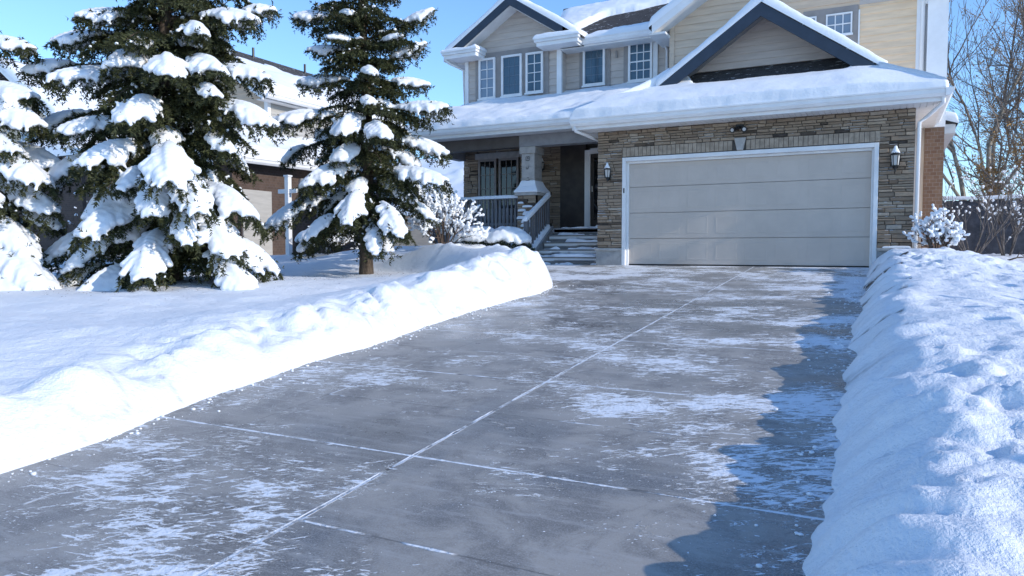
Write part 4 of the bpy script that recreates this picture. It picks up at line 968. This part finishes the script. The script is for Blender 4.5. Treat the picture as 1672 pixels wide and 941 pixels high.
def make_spruce(root, H_, prof, z0, dz, nb, seed, tr=.13, snow=1.0, bare=None, per_m=75, voxel=.026, zmax=99, ups=0.0, pads=None, droop=1.0, fill=(.62, 1.12), padp=1.0):
    r = random.Random(seed); SA, SD, SL = [], [], []; SC, SR = [], []
    tk = MB(); tpts = [(.03 * math.sin(z * 1.3 + seed), .03 * math.cos(z * 1.1 + seed), z) for z in np.linspace(-.3, H_ * .97, 14)]
    tk.tube(tpts, [tr * (1.25 if i == 0 else 1.0) * (1 - .93 * i / 13) + .012 for i in range(14)], 10)
    br = []
    z = z0; k = 0
    while z < min(H_ - .25, zmax):
        f = (z - z0) / (H_ - z0)
        n = nb + r.choice((-1, 0, 0, 1)); a0 = r.uniform(0, 2 * PI)
        for j in range(n):
            br.append((z + r.uniform(-.07, .07), a0 + 2 * PI * j / n + r.uniform(-.25, .25), prof(z) * r.uniform(*fill), f, 1, None))
        for j in range(n):
            br.append((z + dz * r.uniform(.25, .75), r.uniform(0, 2 * PI), prof(z) * r.uniform(.3, .8), f, 0 if r.random() < .6 else 1, None))
        z += dz * r.uniform(.85, 1.15); k += 1
    # boughs that carry the big snow loads: (x, y, z) of the load about the trunk foot, its size, how far the bough sags
    for (px_, py_, pz_, size, sag) in (pads or []):
        rc = math.hypot(px_, py_); br.append((pz_, math.atan2(py_, px_), rc + .32 * size + .07, max(0, (pz_ - z0) / (H_ - z0)), 1, (rc, size, sag)))
    for (bz_, az_, L, f, main, ov) in br:
        ca, sa = math.cos(az_), math.sin(az_)
        up = (.22 + .75 * f + ups) * r.uniform(.6, 1.3) + r.uniform(-.06, .10)
        drp = max(0.05, droop * (1 - f) ** 1.7) * r.uniform(.65, 1.2)
        upt = .55 * f * r.uniform(.2, 1.2)
        curve = lambda t: Vector((ca * L * t * (1 - .12 * drp * t * t), sa * L * t * (1 - .12 * drp * t * t), bz_ + L * (up * t - (drp * .8 + .75 * up) * t * t + upt * t ** 3)))
        if ov:
            rc, size, sag = ov; tc = rc / L
            up, sag2 = (.06 + .42 * sag, .05 + .72 * sag) if sag >= 0 else (-sag * .9, sag * .35)
            b0 = max(.12, bz_ - .06 - L * (up * tc - sag2 * tc * tc))
            curve = lambda t: Vector((ca * L * t, sa * L * t, b0 + L * (up * t - sag2 * t * t)))
        NB = 7; pts = [curve(i / NB) for i in range(NB + 1)]
        tk.tube(pts, [max(.005, (.010 + .016 * L) * (1 - .9 * i / NB)) for i in range(NB + 1)], 5, caps=False)
        padded = main and r.random() < (.86 - .75 * max(0, f - .05)) * min(1, snow) * padp
        sn = snow * r.uniform(.75, 1.2)
        pc, pw = r.uniform(.58, .80), r.uniform(.24, .40)
        dust = r.uniform(.05, .38) * snow; fs = 1.0; fmax = .56
        if ov:
            padded = True; pc, pw = tc, .40 * size / L; sn = r.uniform(.84, 1.04); fs = max(.7, size) * .86; fmax = .32 + .20 * size; dust = .3
        side = Vector((-sa, ca, 0)); step = .10 if L > .7 else .08
        ns = max(4, int(L / step)); start = .16 if main else .1
        for i in range(ns + 1):
            t = start + (1 - start) * i / ns; p = curve(t); tang = (curve(min(1, t + .03)) - curve(t - .03)).normalized()
            fan = (math.sin(PI * min(1.0, .10 + .84 * t)) ** .75) * .40 * L * fs * (1 - .15 * t) + .06
            fan = min(fan, fmax)
            w = math.exp(-((t - pc) / pw) ** 2) if padded else 0
            if w > .22 and t < .985:
                SC.append(p + Vector((0, 0, .05))); SR.append((.045 + .075 * w * min(1.15, L / 1.4)) * sn)
            elif r.random() < dust:
                SC.append(p + Vector((r.uniform(-.03, .03), r.uniform(-.03, .03), .03))); SR.append(r.uniform(.025, .05))
            if w > .2 and r.random() < .55:   # needle tips poking through the snow
                d2 = (tang * r.uniform(.2, 1) + side * r.uniform(-1, 1) + Vector((0, 0, r.uniform(.25, .9)))).normalized()
                SA.append((p + side * r.uniform(-.14, .14))[:]); SD.append(d2[:]); SL.append(r.uniform(.10, .19))
            for sg in (-1, 1):
                l = fan * r.uniform(.7, 1.15); ang = math.radians(r.uniform(42, 64))
                d0 = (tang * math.cos(ang) + side * sg * math.sin(ang)).normalized()
                hang = (r.uniform(.45, .85) if padded and f < .5 else r.uniform(.15, .5)) * (1.1 - .5 * f)
                nseg = 3 if l > .22 else 2; q = p.copy(); dd = d0.copy()
                finger = r.random() < .5
                for s in range(nseg):
                    ls = l / nseg; dd = (dd + Vector((0, 0, -hang * (s + .5) * .6))).normalized()
                    SA.append(q[:]); SD.append(dd[:]); SL.append(ls)
                    if w > .25:
                        for tt in (.2, .6, 1.0):
                            fr_ = (s + tt) / nseg
                            if fr_ < .30 + .42 * w or (finger and fr_ < .60 + .32 * w):
                                core = fr_ < .30 + .42 * w
                                cc = q + dd * ls * tt + Vector((0, 0, .045 if core else .028)); SC.append(cc)
                                SR.append(((.045 + .03 * w) if core else r.uniform(.026, .038)) * sn * r.uniform(.9, 1.12))
                    elif r.random() < dust * .45:
                        cc = q + dd * ls * r.random() + Vector((0, 0, .022)); SC.append(cc); SR.append(r.uniform(.018, .038))
                        if r.random() < .5: SC.append(cc + dd * .05); SR.append(r.uniform(.016, .03))
                    # short sub twigs
                    if main and l > .16:
                        for sg2 in (-1, 1):
                            d2 = (dd * .7 + tang * .35 * sg2 + Vector((0, 0, -.55 * r.random())) + side * r.uniform(-.2, .2)).normalized()
                            SA.append((q + dd * ls * r.random())[:]); SD.append(d2[:]); SL.append(r.uniform(.07, .15))
                    q = q + dd * ls
            # hanging fringe below the spine
            if r.random() < .8:
                d2 = Vector((r.uniform(-.5, .5), r.uniform(-.5, .5), -1)).normalized(); SA.append(p[:]); SD.append(d2[:]); SL.append(r.uniform(.10, .24))
        tip = curve(1.0); d2 = (curve(1) - curve(.93)).normalized(); SA.append(tip[:]); SD.append(d2[:]); SL.append(.14)
    # leader
    zt = min(H_, zmax + .5)
    trunk = tk.build('trunk', 'bark', root, True)
    fol = needle_mesh('foliage', SA, SD, SL, 1, seed, per_m, .072, .024, root)
    if SC:
        SC = np.array([c[:] for c in SC]); SR = np.array(SR)
        blob_mesh('snow_load', SC, SR, voxel, .88, 2, root)
    return root

def gz(x, y): return float(ground_h(x, y))
T1P = [(-0.33,-0.73,4.17,1.20,0.30), (1.21,0.17,4.18,1.10,0.20), (-1.03,-0.75,3.91,1.00,0.20), (1.14,0.81,4.44,0.50,-0.10), (1.03,-0.82,3.27,1.10,0.70), (1.21,-0.28,3.36,1.00,0.50), (1.32,0.34,3.35,1.00,0.30), (-0.58,-0.86,3.27,1.50,0.25), (-1.82,-0.82,3.51,0.80,0.10), (0.65,-1.02,2.66,1.30,0.70), (1.51,0.21,2.70,1.10,0.50), (-0.69,-0.91,2.49,1.10,0.40), (-1.82,-0.70,2.66,0.90,0.40), (0.11,-1.07,2.04,1.40,0.60), (-1.21,-0.95,1.85,1.10,0.80), (1.33,-1.06,1.85,1.35,0.80), (1.55,-0.89,1.43,1.20,0.80), (1.06,-1.08,1.34,0.90,0.90), (1.40,-0.07,1.36,1.20,0.70), (0.10,-1.07,1.13,1.50,0.80), (-1.05,-0.99,0.68,1.20,0.90), (-0.51,-1.05,0.53,0.90,1.00), (0.92,-1.10,0.58,1.40,0.90), (1.51,-0.46,0.88,1.30,0.90), (1.47,-0.03,0.63,1.20,1.00), (1.31,0.45,0.53,1.00,0.90), (0.03,-1.22,0.12,1.20,0.80), (1.89,-0.50,0.25,1.20,0.80), (-0.96,-1.16,0.08,1.00,0.80), (1.45,-0.94,0.89,0.60,1.00), (1.30,-0.34,2.92,0.50,0.40), (0.42,-0.79,3.64,0.60,0.40), (1.16,-0.42,3.82,0.60,0.40), (1.21,-0.05,2.19,0.60,0.60), (0.53,-1.08,1.61,0.60,0.80)]
T2P = [(-0.91,-0.47,5.03,0.80,0.00), (0.95,0.37,4.96,0.70,-0.30), (-0.52,-0.49,4.35,0.80,0.10), (0.84,0.21,4.30,0.80,-0.25), (-0.70,-0.47,3.79,1.00,0.15), (0.72,0.48,3.79,0.80,0.10), (0.54,-0.57,3.82,0.60,0.50), (-0.88,-0.79,3.07,1.25,0.20), (1.15,0.25,3.24,1.20,0.00), (0.79,-0.66,2.74,1.10,0.60), (0.87,0.67,2.61,1.20,0.40), (-1.62,-0.27,2.46,0.50,0.60), (-0.21,-0.89,1.99,1.40,0.75), (1.16,0.03,1.98,1.50,0.30), (0.59,-1.16,1.33,1.00,1.00), (-1.08,-0.89,1.30,1.30,0.80), (1.16,-0.76,1.11,1.00,1.00), (-0.23,-1.13,0.96,0.60,1.00), (1.09,0.33,1.28,0.50,0.90), (0.89,-0.95,0.73,0.70,1.10), (-0.11,-0.62,4.47,0.60,0.20), (0.47,-0.55,3.29,0.50,0.50), (0.76,-0.17,4.47,0.50,0.00), (0.05,-0.54,4.92,0.40,0.20), (0.69,-0.32,0.62,0.40,1.10), (-0.93,-0.70,0.63,0.40,1.10)]
T0P = [(1.43,0.28,3.14,1.20,0.30), (1.20,0.39,3.91,1.00,0.20), (1.71,0.20,2.78,1.30,0.50), (1.94,0.09,1.96,1.40,0.60), (1.53,0.56,2.17,1.20,0.50), (1.84,0.27,1.56,1.30,0.70), (1.93,-0.02,0.93,1.20,0.80), (1.65,0.51,1.29,1.00,0.80), (2.40,-0.12,0.43,1.60,0.70), (2.47,0.14,0.12,1.20,0.70), (2.36,-0.36,0.21,1.30,0.80), (1.71,-0.03,2.32,1.00,0.50), (1.80,-0.43,1.64,1.20,0.70), (1.67,-0.49,2.71,1.20,0.50), (1.79,-0.77,0.74,1.40,0.80)]
SPG = 'snow laden spruces on the front lawn'
def spruce_prof(r0, H_, z0, p=1.0): return lambda z: max(.2, r0 * (1 - max(0, (z - z0)) / (H_ - z0)) ** p)
T1 = empty('spruce_tree', (-5.5, -6.5, gz(-5.5, -6.5)), 'tallest snow laden spruce with low branches resting on the lawn', 'spruce tree', SPG)
make_spruce(T1, 11.5, lambda z: 2.05 * (1 - max(0, z - .3) / 15.0) ** .6 * (.8 + .2 * min(1, z / 1.2)), .62, .48, 6, 5, .13, 1.1, zmax=6.4, pads=T1P, fill=(.42, .84), padp=.3, droop=.85)
T2 = empty('spruce_tree', (-4.2, -3.1, gz(-4.2, -3.1)), 'middle snow laden spruce with bare trunk foot behind the bank', 'spruce tree', SPG)
make_spruce(T2, 9.5, lambda z: 1.85 - .11 * (z - 1) - .12 * max(0, z - 4.2), 1.2, .58, 6, 23, .125, 1.0, zmax=6.0, ups=.05, droop=.7, pads=T2P, fill=(.4, .8), padp=.15)
T0 = empty('spruce_tree', (-8.8, -8.2, gz(-8.8, -8.2)), 'snow covered spruce cut off by the left edge of the picture', 'spruce tree', SPG)
make_spruce(T0, 9.0, lambda z: 1.6 * (1 - max(0, z - .3) / 9.6) ** .7, .4, .5, 6, 31, .12, 1.1, zmax=5.4, pads=T0P, fill=(.5, .9), padp=.3, droop=.85)

# ------------------------------------------------------------------ shrubs
def rotaxis(d, ang, axis): 
    from mathutils import Quaternion
    return Quaternion(axis, ang) @ d
def make_shrub(name, loc, label, cat, seed, h, spread, nst, snow=1.0, leaf=None, leafn=0, twig=(.012, .004), depth=3, group=None, bark='twig_bark', voxel=.013, blob=(.014, .034), stray=.45):
    root = empty(name, loc, label, cat, group); r = random.Random(seed); mb = MB(); SC, SR = [], []; LP = []
    def grow(p, d, L, rad, lev):
        n = 4; pts = [p]; q = p.copy(); dd = d.copy()
        for i in range(n):
            dd = (dd + Vector((r.uniform(-1, 1), r.uniform(-1, 1), r.uniform(-.4, .7))) * .16).normalized(); q = q + dd * L / n; pts.append(q.copy())
        mb.tube(pts, [rad * (1 - .55 * i / n) for i in range(n + 1)], 5 if lev == 0 else 4, caps=False)
        if lev >= 1 and snow > 0:
            for i in range(1, n + 1):
                if r.random() < (.10 + .19 * lev) * snow:
                    SC.append(pts[i] + Vector((0, 0, .012))); SR.append(r.uniform(*blob) * (1 if i < n else 1.15))
                    for q_ in range(3):
                        if r.random() < .62:
                            SC.append(pts[i].lerp(pts[i - 1], .22 * (q_ + 1)) + Vector((0, 0, .008))); SR.append(r.uniform(*blob) * .72)
        if lev >= 1: LP.extend(pts[1:])
        if lev < depth - 1:
            for k in range(r.choice((2, 3, 3)) + (1 if lev == 0 else 0)):
                t = r.uniform(.35, 1.0); b = pts[min(n, int(t * n + .5))]
                ax_ = Vector((r.uniform(-1, 1), r.uniform(-1, 1), r.uniform(-.3, .3))).normalized()
                grow(b, rotaxis(dd, r.uniform(.35, .9) * r.choice((-1, 1)), ax_), L * r.uniform(.42, .7), rad * .55, lev + 1)
    for i in range(nst):
        az_ = 2 * PI * i / nst + r.uniform(-.3, .3); tl_ = r.uniform(.08, spread)
        d = Vector((math.cos(az_) * tl_, math.sin(az_) * tl_, 1)).normalized()
        grow(Vector((math.cos(az_) * .06, math.sin(az_) * .06, -.1)), d, h * r.uniform(.5, .75), twig[0], 0)
    mb.build('stems', bark, root, True)
    if leaf and LP:
        L_ = MB()
        for k in range(leafn):
            p = r.choice(LP) + Vector((r.uniform(-.04, .04), r.uniform(-.04, .04), r.uniform(-.05, .02))); a = Vector((r.uniform(-1, 1), r.uniform(-1, 1), r.uniform(-1, .4))).normalized(); b = a.cross(Vector((r.random(), r.random(), r.random() + .1))).normalized()
            l = r.uniform(.03, .06); w = l * .45
            L_.add([p, p + a * l * .5 + b * w * .5, p + a * l, p + a * l * .5 - b * w * .5], [(0, 1, 2, 3)], r.random())
        L_.build('leaves', leaf, root)
    if SC: blob_mesh('snow_load', [c[:] for c in SC], SR, voxel, .95, 2, root)
    return root
make_shrub('shrub', (-3.62, -1.25, gz(-3.62, -1.25)), 'round leafless shrub holding snow clumps in front of the porch railing', 'shrub', 3, 1.28, 1.25, 19, .95, 'leaf_green', 2200, (.016, .004), 4, blob=(.018, .040))
make_shrub('shrub', (5.66, -.75, gz(5.66, -.75)), 'snowy upright shrub at the right corner of the garage', 'shrub', 9, .62, .6, 18, .7, 'leaf_rust', 320, (.015, .005), 4, blob=(.013, .030), voxel=.010)
make_shrub('shrub', (-7.0, -.9, gz(-7.0, -.9)), 'dense dark shrub under a snow cap by the white garden post', 'shrub', 12, .8, .9, 12, .5, 'leaf_green', 1400, (.012, .004), 4)
make_shrub('shrub', (-5.0, -6.1, gz(-5.0, -6.1)), 'bare brown twigs under the tallest spruce beside its trunk', 'shrub', 14, .75, .9, 12, .1, None, 0, (.008, .003), 4)
make_shrub('shrub', (-13.6, -2.2, gz(-13.6, -2.2)), 'brown bare climber shrub against the brick wall behind the spruces', 'shrub', 15, 2.2, .5, 10, .12, None, 0, (.014, .004), 4, bark='bark')
make_shrub('shrub', (7.35, 5.2, gz(7.35, 5.2)), 'small bare sapling standing against the dark fence', 'shrub', 16, 1.7, .35, 7, .14, None, 0, (.02, .004), 4, bark='grey_twig', blob=(.02, .035))
make_shrub('shrub', (6.55, 3.6, gz(6.55, 3.6)), 'arching bare bush with snow lined twigs beside the chimney', 'shrub', 18, 2.0, .8, 8, .14, None, 0, (.016, .004), 4, bark='grey_twig', blob=(.018, .03))
make_shrub('shrub', (8.6, 6.2, gz(8.6, 6.2)), 'spreading bare bush in front of the fence at the right edge', 'shrub', 19, 2.4, .7, 8, .10, None, 0, (.02, .004), 4, bark='grey_twig', blob=(.018, .03))
# low evergreen hedge: leafy mounds under thick snow
def make_mound(loc, label, seed, rx_, ry_, h):
    root = empty('hedge_shrub', loc, label, 'shrub', 'low evergreens in front of the porch'); r = random.Random(seed); L_ = MB(); SC, SR = [], []
    for k in range(1500):
        a = r.uniform(0, 2 * PI); e = r.uniform(0, 1) ** .6; z = h * r.uniform(0, .75); q = math.sqrt(max(.05, 1 - (z / h) ** 2.2)) * r.uniform(.75, 1.03)
        p = Vector((rx_ * q * math.cos(a), ry_ * q * math.sin(a), z)); d = (p.normalized() + Vector((r.uniform(-.6, .6), r.uniform(-.6, .6), r.uniform(-.2, .8)))).normalized(); b = d.cross(Vector((r.random(), r.random(), r.random() + .1))).normalized(); l = r.uniform(.05, .11); w = l * .4
        L_.add([p, p + d * l * .5 + b * w * .5, p + d * l, p + d * l * .5 - b * w * .5], [(0, 1, 2, 3)], r.random())
    L_.build('leaves', 'leaf_green', root)
    for k in range(520):
        a = r.uniform(0, 2 * PI); q = math.sqrt(r.random()); x, y = rx_ * q * math.cos(a) * 1.0, ry_ * q * math.sin(a) * 1.0
        z = h * math.sqrt(max(.0, 1 - (q * .93) ** 2.4)) + r.uniform(-.03, .03)
        if q > .86: continue
        SC.append((x, y, z)); SR.append(r.uniform(.10, .15) * (1.1 - .45 * q))
    blob_mesh('snow_load', SC, SR, .03, .8, 4, root)
make_mound((-3.45, -.05, .16), 'left low evergreen under smooth snow below the porch railing', 1, .72, .55, .60)
make_mound((-2.72, .0, .12), 'right low evergreen under smooth snow beside the stair rail', 2, .62, .5, .62)
make_mound((-7.1, -1.3, gz(-7.1, -1.3)), 'snow capped evergreen cushion behind the middle spruce', 5, .55, .5, .55)

# unseen leafless shrubs added right of the frame to dapple the drive and bank
def copy_tree(o, parent=None):
    c = o.copy(); COL.objects.link(c)
    if parent: c.parent = parent
    for ch in o.children: copy_tree(ch, c)
    return c
hs = make_shrub('shrub', (9.3, -10, 0), 'unseen leafless shrub added outside the frame to dapple the drive', 'shrub', 71, 1.35, 1.0, 18, .35, 'leaf_rust', 900, (.018, .005), 4, group='unseen shade shrubs added right of the driveway', voxel=.03, blob=(.02, .05))
for i, (x, y, s_, rz) in enumerate([(9.2, -13.2, 1.0, 0), (9.4, -11.7, 1.1, 1), (9.0, -10.2, .95, 2.2), (9.5, -8.8, 1.12, 4), (9.2, -7.3, 1.0, 5), (9.6, -5.9, 1.05, 2.9), (9.1, -4.6, .85, 1.2), (9.5, -3.2, .9, .6)]):
    t = hs if i == 0 else copy_tree(hs)
    t.location = (x, y, gz(x, y) - .03); t.rotation_euler.z = rz; t.scale = (s_, s_, s_)

# crumbs of snow spilled from the banks onto the concrete
r = random.Random(5); CC, CR = [], []
for k in range(800):
    y = -13.3 + 12.6 * r.random() ** .8
    if r.random() < .5: x = float(np.interp(y, XF_Y, XF_X)) + abs(r.gauss(0, .13)) + .0
    else: x = 4.67 - abs(r.gauss(0, .16))
    if y > -3.6 and x < 2: continue
    q = min(.017, .005 + abs(r.gauss(0, .005))); CC.append((x, y, float(drive_z(np.array(y))) + q * .35)); CR.append(q)
o = blob_mesh('snow_crumbs', CC, CR, .005, .62, 0, None); tag(o, 'loose snow crumbs scattered along both edges of the driveway', 'snow crumbs', kind='stuff')
LT = MB()
for k in range(700):
    cx_, cy_ = r.choice(((-5.5, -6.5), (-4.2, -3.1), (-5.2, -6.9), (-4.6, -4.2)))
    x, y = cx_ + r.gauss(.4, 1.0), cy_ + r.gauss(-.3, .9); z = gz(x, y) + .012; a = r.uniform(0, 2 * PI); l = r.uniform(.012, .04); w_ = l * .25
    LT.add([(x, y, z), (x + math.cos(a) * l, y + math.sin(a) * l, z + .006), (x - math.sin(a) * w_, y + math.cos(a) * w_, z + .004)], [(0, 1, 2)])
o = LT.build('needle_litter', 'bark'); tag(o, 'fallen spruce needles and twig bits on the lawn snow', 'needle litter', kind='stuff')

# fence behind the side yard
FY = 9.2
FN = empty('fence', (7.5, FY, .1), 'dark grey vertical board fence capped with snow across the side yard', 'fence')
bpy.context.view_layer.update(); U_ = Under(FN); mb = MB(); r = random.Random(2); x = 5.9
while x < 13:
    j = r.uniform(-.012, .012); mb.box(x, x + .1465, FY + j, FY + .022 + j, 0, 1.70 + r.uniform(-.01, .01)); x += .148
mb.box(5.9, 13, FY + .04, FY + .08, .35, .44); mb.box(5.9, 13, FY + .04, FY + .08, 1.3, 1.39); mb.build('board_panel', 'fence_paint', FN)
for k in range(4):
    mb = MB(); mb.box(6.2 + k * 2.2, 6.3 + k * 2.2, FY + .05, FY + .15, 0, 1.82); mb.build('post', 'fence_paint', FN)
mb = MB(); mb.box(5.9, 13, FY - .03, FY + .06, 1.715, 1.745); mb.build('cap_rail', 'fence_paint', FN)
snow_patch((5.9, FY - .05, 1.746), (13, FY - .05, 1.746), (13, FY + .08, 1.746), (5.9, FY + .08, 1.746), .07, (.05, 0, .05, 0), FN, 140, .02)
U_.close()

# bare deciduous trees behind the fence
def make_bare(loc, label, seed, h, depth=6, rad=.12, leaf=0, spread=.5, forks=3, bark='pale_bark', group='bare trees behind the fence', zig=.14):
    root = empty('bare_tree', loc, label, 'tree', group); r = random.Random(seed); tr_ = MB(); tw = MB(); LP = []
    def grow(p, d, L, rd, lev):
        n = 4 if lev < 3 else 3; pts = [p]; q = p.copy(); dd = d.copy()
        for i in range(n):
            dd = (dd + Vector((r.uniform(-1, 1), r.uniform(-1, 1), r.uniform(-.3, .8))) * zig).normalized(); q = q + dd * L / n; pts.append(q.copy())
        m = tr_ if lev < 2 else tw
        m.tube(pts, [max(.005, rd * (1 - .5 * i / n)) for i in range(n + 1)], 6 if lev < 2 else 3, caps=False)
        if lev >= depth - 2: LP.extend(pts)
        if lev < depth - 1:
            c = forks + (1 if lev in (1, 2) else 0)
            for k in range(c):
                t = 1.0 if k == 0 else r.uniform(.3, .95); b = pts[min(n, max(1, int(t * n + .5)))]
                ax_ = Vector((r.uniform(-1, 1), r.uniform(-1, 1), r.uniform(-.5, .5))).normalized(); an = (r.uniform(.1, .35) if k == 0 else r.uniform(.35, .35 + spread)) * r.choice((-1, 1))
                grow(b, rotaxis(dd, an, ax_), L * (r.uniform(.68, .85) if k == 0 else r.uniform(.45, .75)), rd * (.72 if k == 0 else .5), lev + 1)
    grow(Vector((0, 0, -.2)), Vector((r.uniform(-.06, .06), 0, 1)).normalized(), h * .30, rad, 0)
    tr_.build('trunk', bark, root, True); tw.build('crown', 'branch_bark' if bark != 'grey_twig' else bark, root)
    if leaf:
        L_ = MB()
        for k in range(leaf):
            p = r.choice(LP) + Vector((r.uniform(-.08, .08), r.uniform(-.08, .08), r.uniform(-.08, .04))); a = Vector((r.uniform(-1, 1), r.uniform(-1, 1), r.uniform(-1, .3))).normalized(); b = a.cross(Vector((r.random(), r.random(), r.random() + .1))).normalized(); l = r.uniform(.05, .10); w = l * .55
            L_.add([p, p + a * l * .5 + b * w * .5, p + a * l, p + a * l * .5 - b * w * .5], [(0, 1, 2, 3)], r.random())
        L_.build('withered_leaves', 'leaf_ochre', root)
    return root
make_bare((8.25, 15.5, .1), 'tall forked pale bare tree beside the house behind the fence', 41, 13.5, 7, .14, 260, .45)
make_bare((7.4, 14, .1), 'slender bare tree right next to the house edge behind the fence', 42, 12.5, 7, .12, 50, .5)
make_bare((9.9, 17, .1), 'bare tree with many withered ochre leaves at the right edge', 43, 12.0, 7, .12, 3000, .6)
make_bare((8.9, 19.5, .1), 'bare tree with withered ochre leaves behind the forked tree', 44, 11.5, 7, .12, 2600, .6)
make_bare((10.8, 15.2, .1), 'bare tree with reaching twigs cut off by the right edge', 45, 11.5, 7, .13, 300, .6)
make_bare((8.0, 12.2, .1), 'low bushy bare tree just above the fence top', 46, 5.6, 6, .08, 1600, .7)
make_bare((9.4, 12.4, .1), 'low bushy rusty bare tree behind the fence on the right', 47, 5.4, 6, .08, 1600, .7)

# dead twigs lying on the snow of the side yard
for i, (x, y, l, a, lab) in enumerate([(6.75, .3, .55, .5, 'longer dark fallen twig on the side yard snow'), (6.35, -.3, .35, 2.6, 'short dark forked twig poking out of the side yard snow')]):
    mb = MB(); r = random.Random(i); z = gz(x, y) + .015
    p = [Vector((math.cos(a) * l * t + r.uniform(-.02, .02), math.sin(a) * l * t, .02 + .06 * math.sin(3 * t))) for t in (0, .3, .6, 1)]
    mb.tube(p, [.016, .013, .010, .006], 6); mb.tube([p[1], p[1] + Vector((.05, .12, .09))], [.010, .004], 5); mb.tube([p[2], p[2] + Vector((-.06, .10, .05))], [.009, .004], 5)
    o = mb.build('fallen_twig', 'bark', None, True); o.location = (x, y, z); tag(o, lab, 'twig')

# ------------------------------------------------------------------ light, sky, camera
SUN_AZ, SUN_EL = 93.5, 23.0
w = bpy.data.worlds.new('World'); sc.world = w; w.use_nodes = True
nt = w.node_tree; sky = nt.nodes.new('ShaderNodeTexSky'); sky.sky_type = 'NISHITA'; sky.sun_disc = False
sky.sun_elevation = math.radians(SUN_EL); sky.sun_rotation = math.radians(SUN_AZ); sky.altitude = 300; sky.air_density = 1.0; sky.dust_density = .05; sky.ozone_density = 5.6
nt.links.new(sky.outputs[0], nt.nodes['Background'].inputs[0]); nt.nodes['Background'].inputs[1].default_value = .15
sl = bpy.data.lights.new('sun', 'SUN'); sl.energy = 2.0; sl.angle = math.radians(.5); sl.color = (1, .93, .83)
so = bpy.data.objects.new('sun', sl); COL.objects.link(so); so.location = (20, 0, 20)
a, e = math.radians(SUN_AZ), math.radians(SUN_EL)
so.rotation_euler = Vector((math.sin(a) * math.cos(e), math.cos(a) * math.cos(e), math.sin(e))).to_track_quat('Z', 'Y').to_euler()
cam = bpy.data.cameras.new('camera'); co = bpy.data.objects.new('camera', cam); COL.objects.link(co); sc.camera = co
cam.sensor_width = 36; cam.sensor_fit = 'HORIZONTAL'; cam.lens = 1187.4 / 1672 * 36; cam.clip_start = .05; cam.clip_end = 2000
co.location = (4.884, -14.601, .3175); co.rotation_euler = (PI / 2 - .0521, 0, .4726)
vs = sc.view_settings; vs.view_transform = 'Standard'; vs.look = 'None'; vs.exposure = .88; vs.gamma = 1; vs.use_curve_mapping = False
sc.cycles.use_denoising = True
sc.cycles.max_bounces = 6; sc.cycles.diffuse_bounces = 3
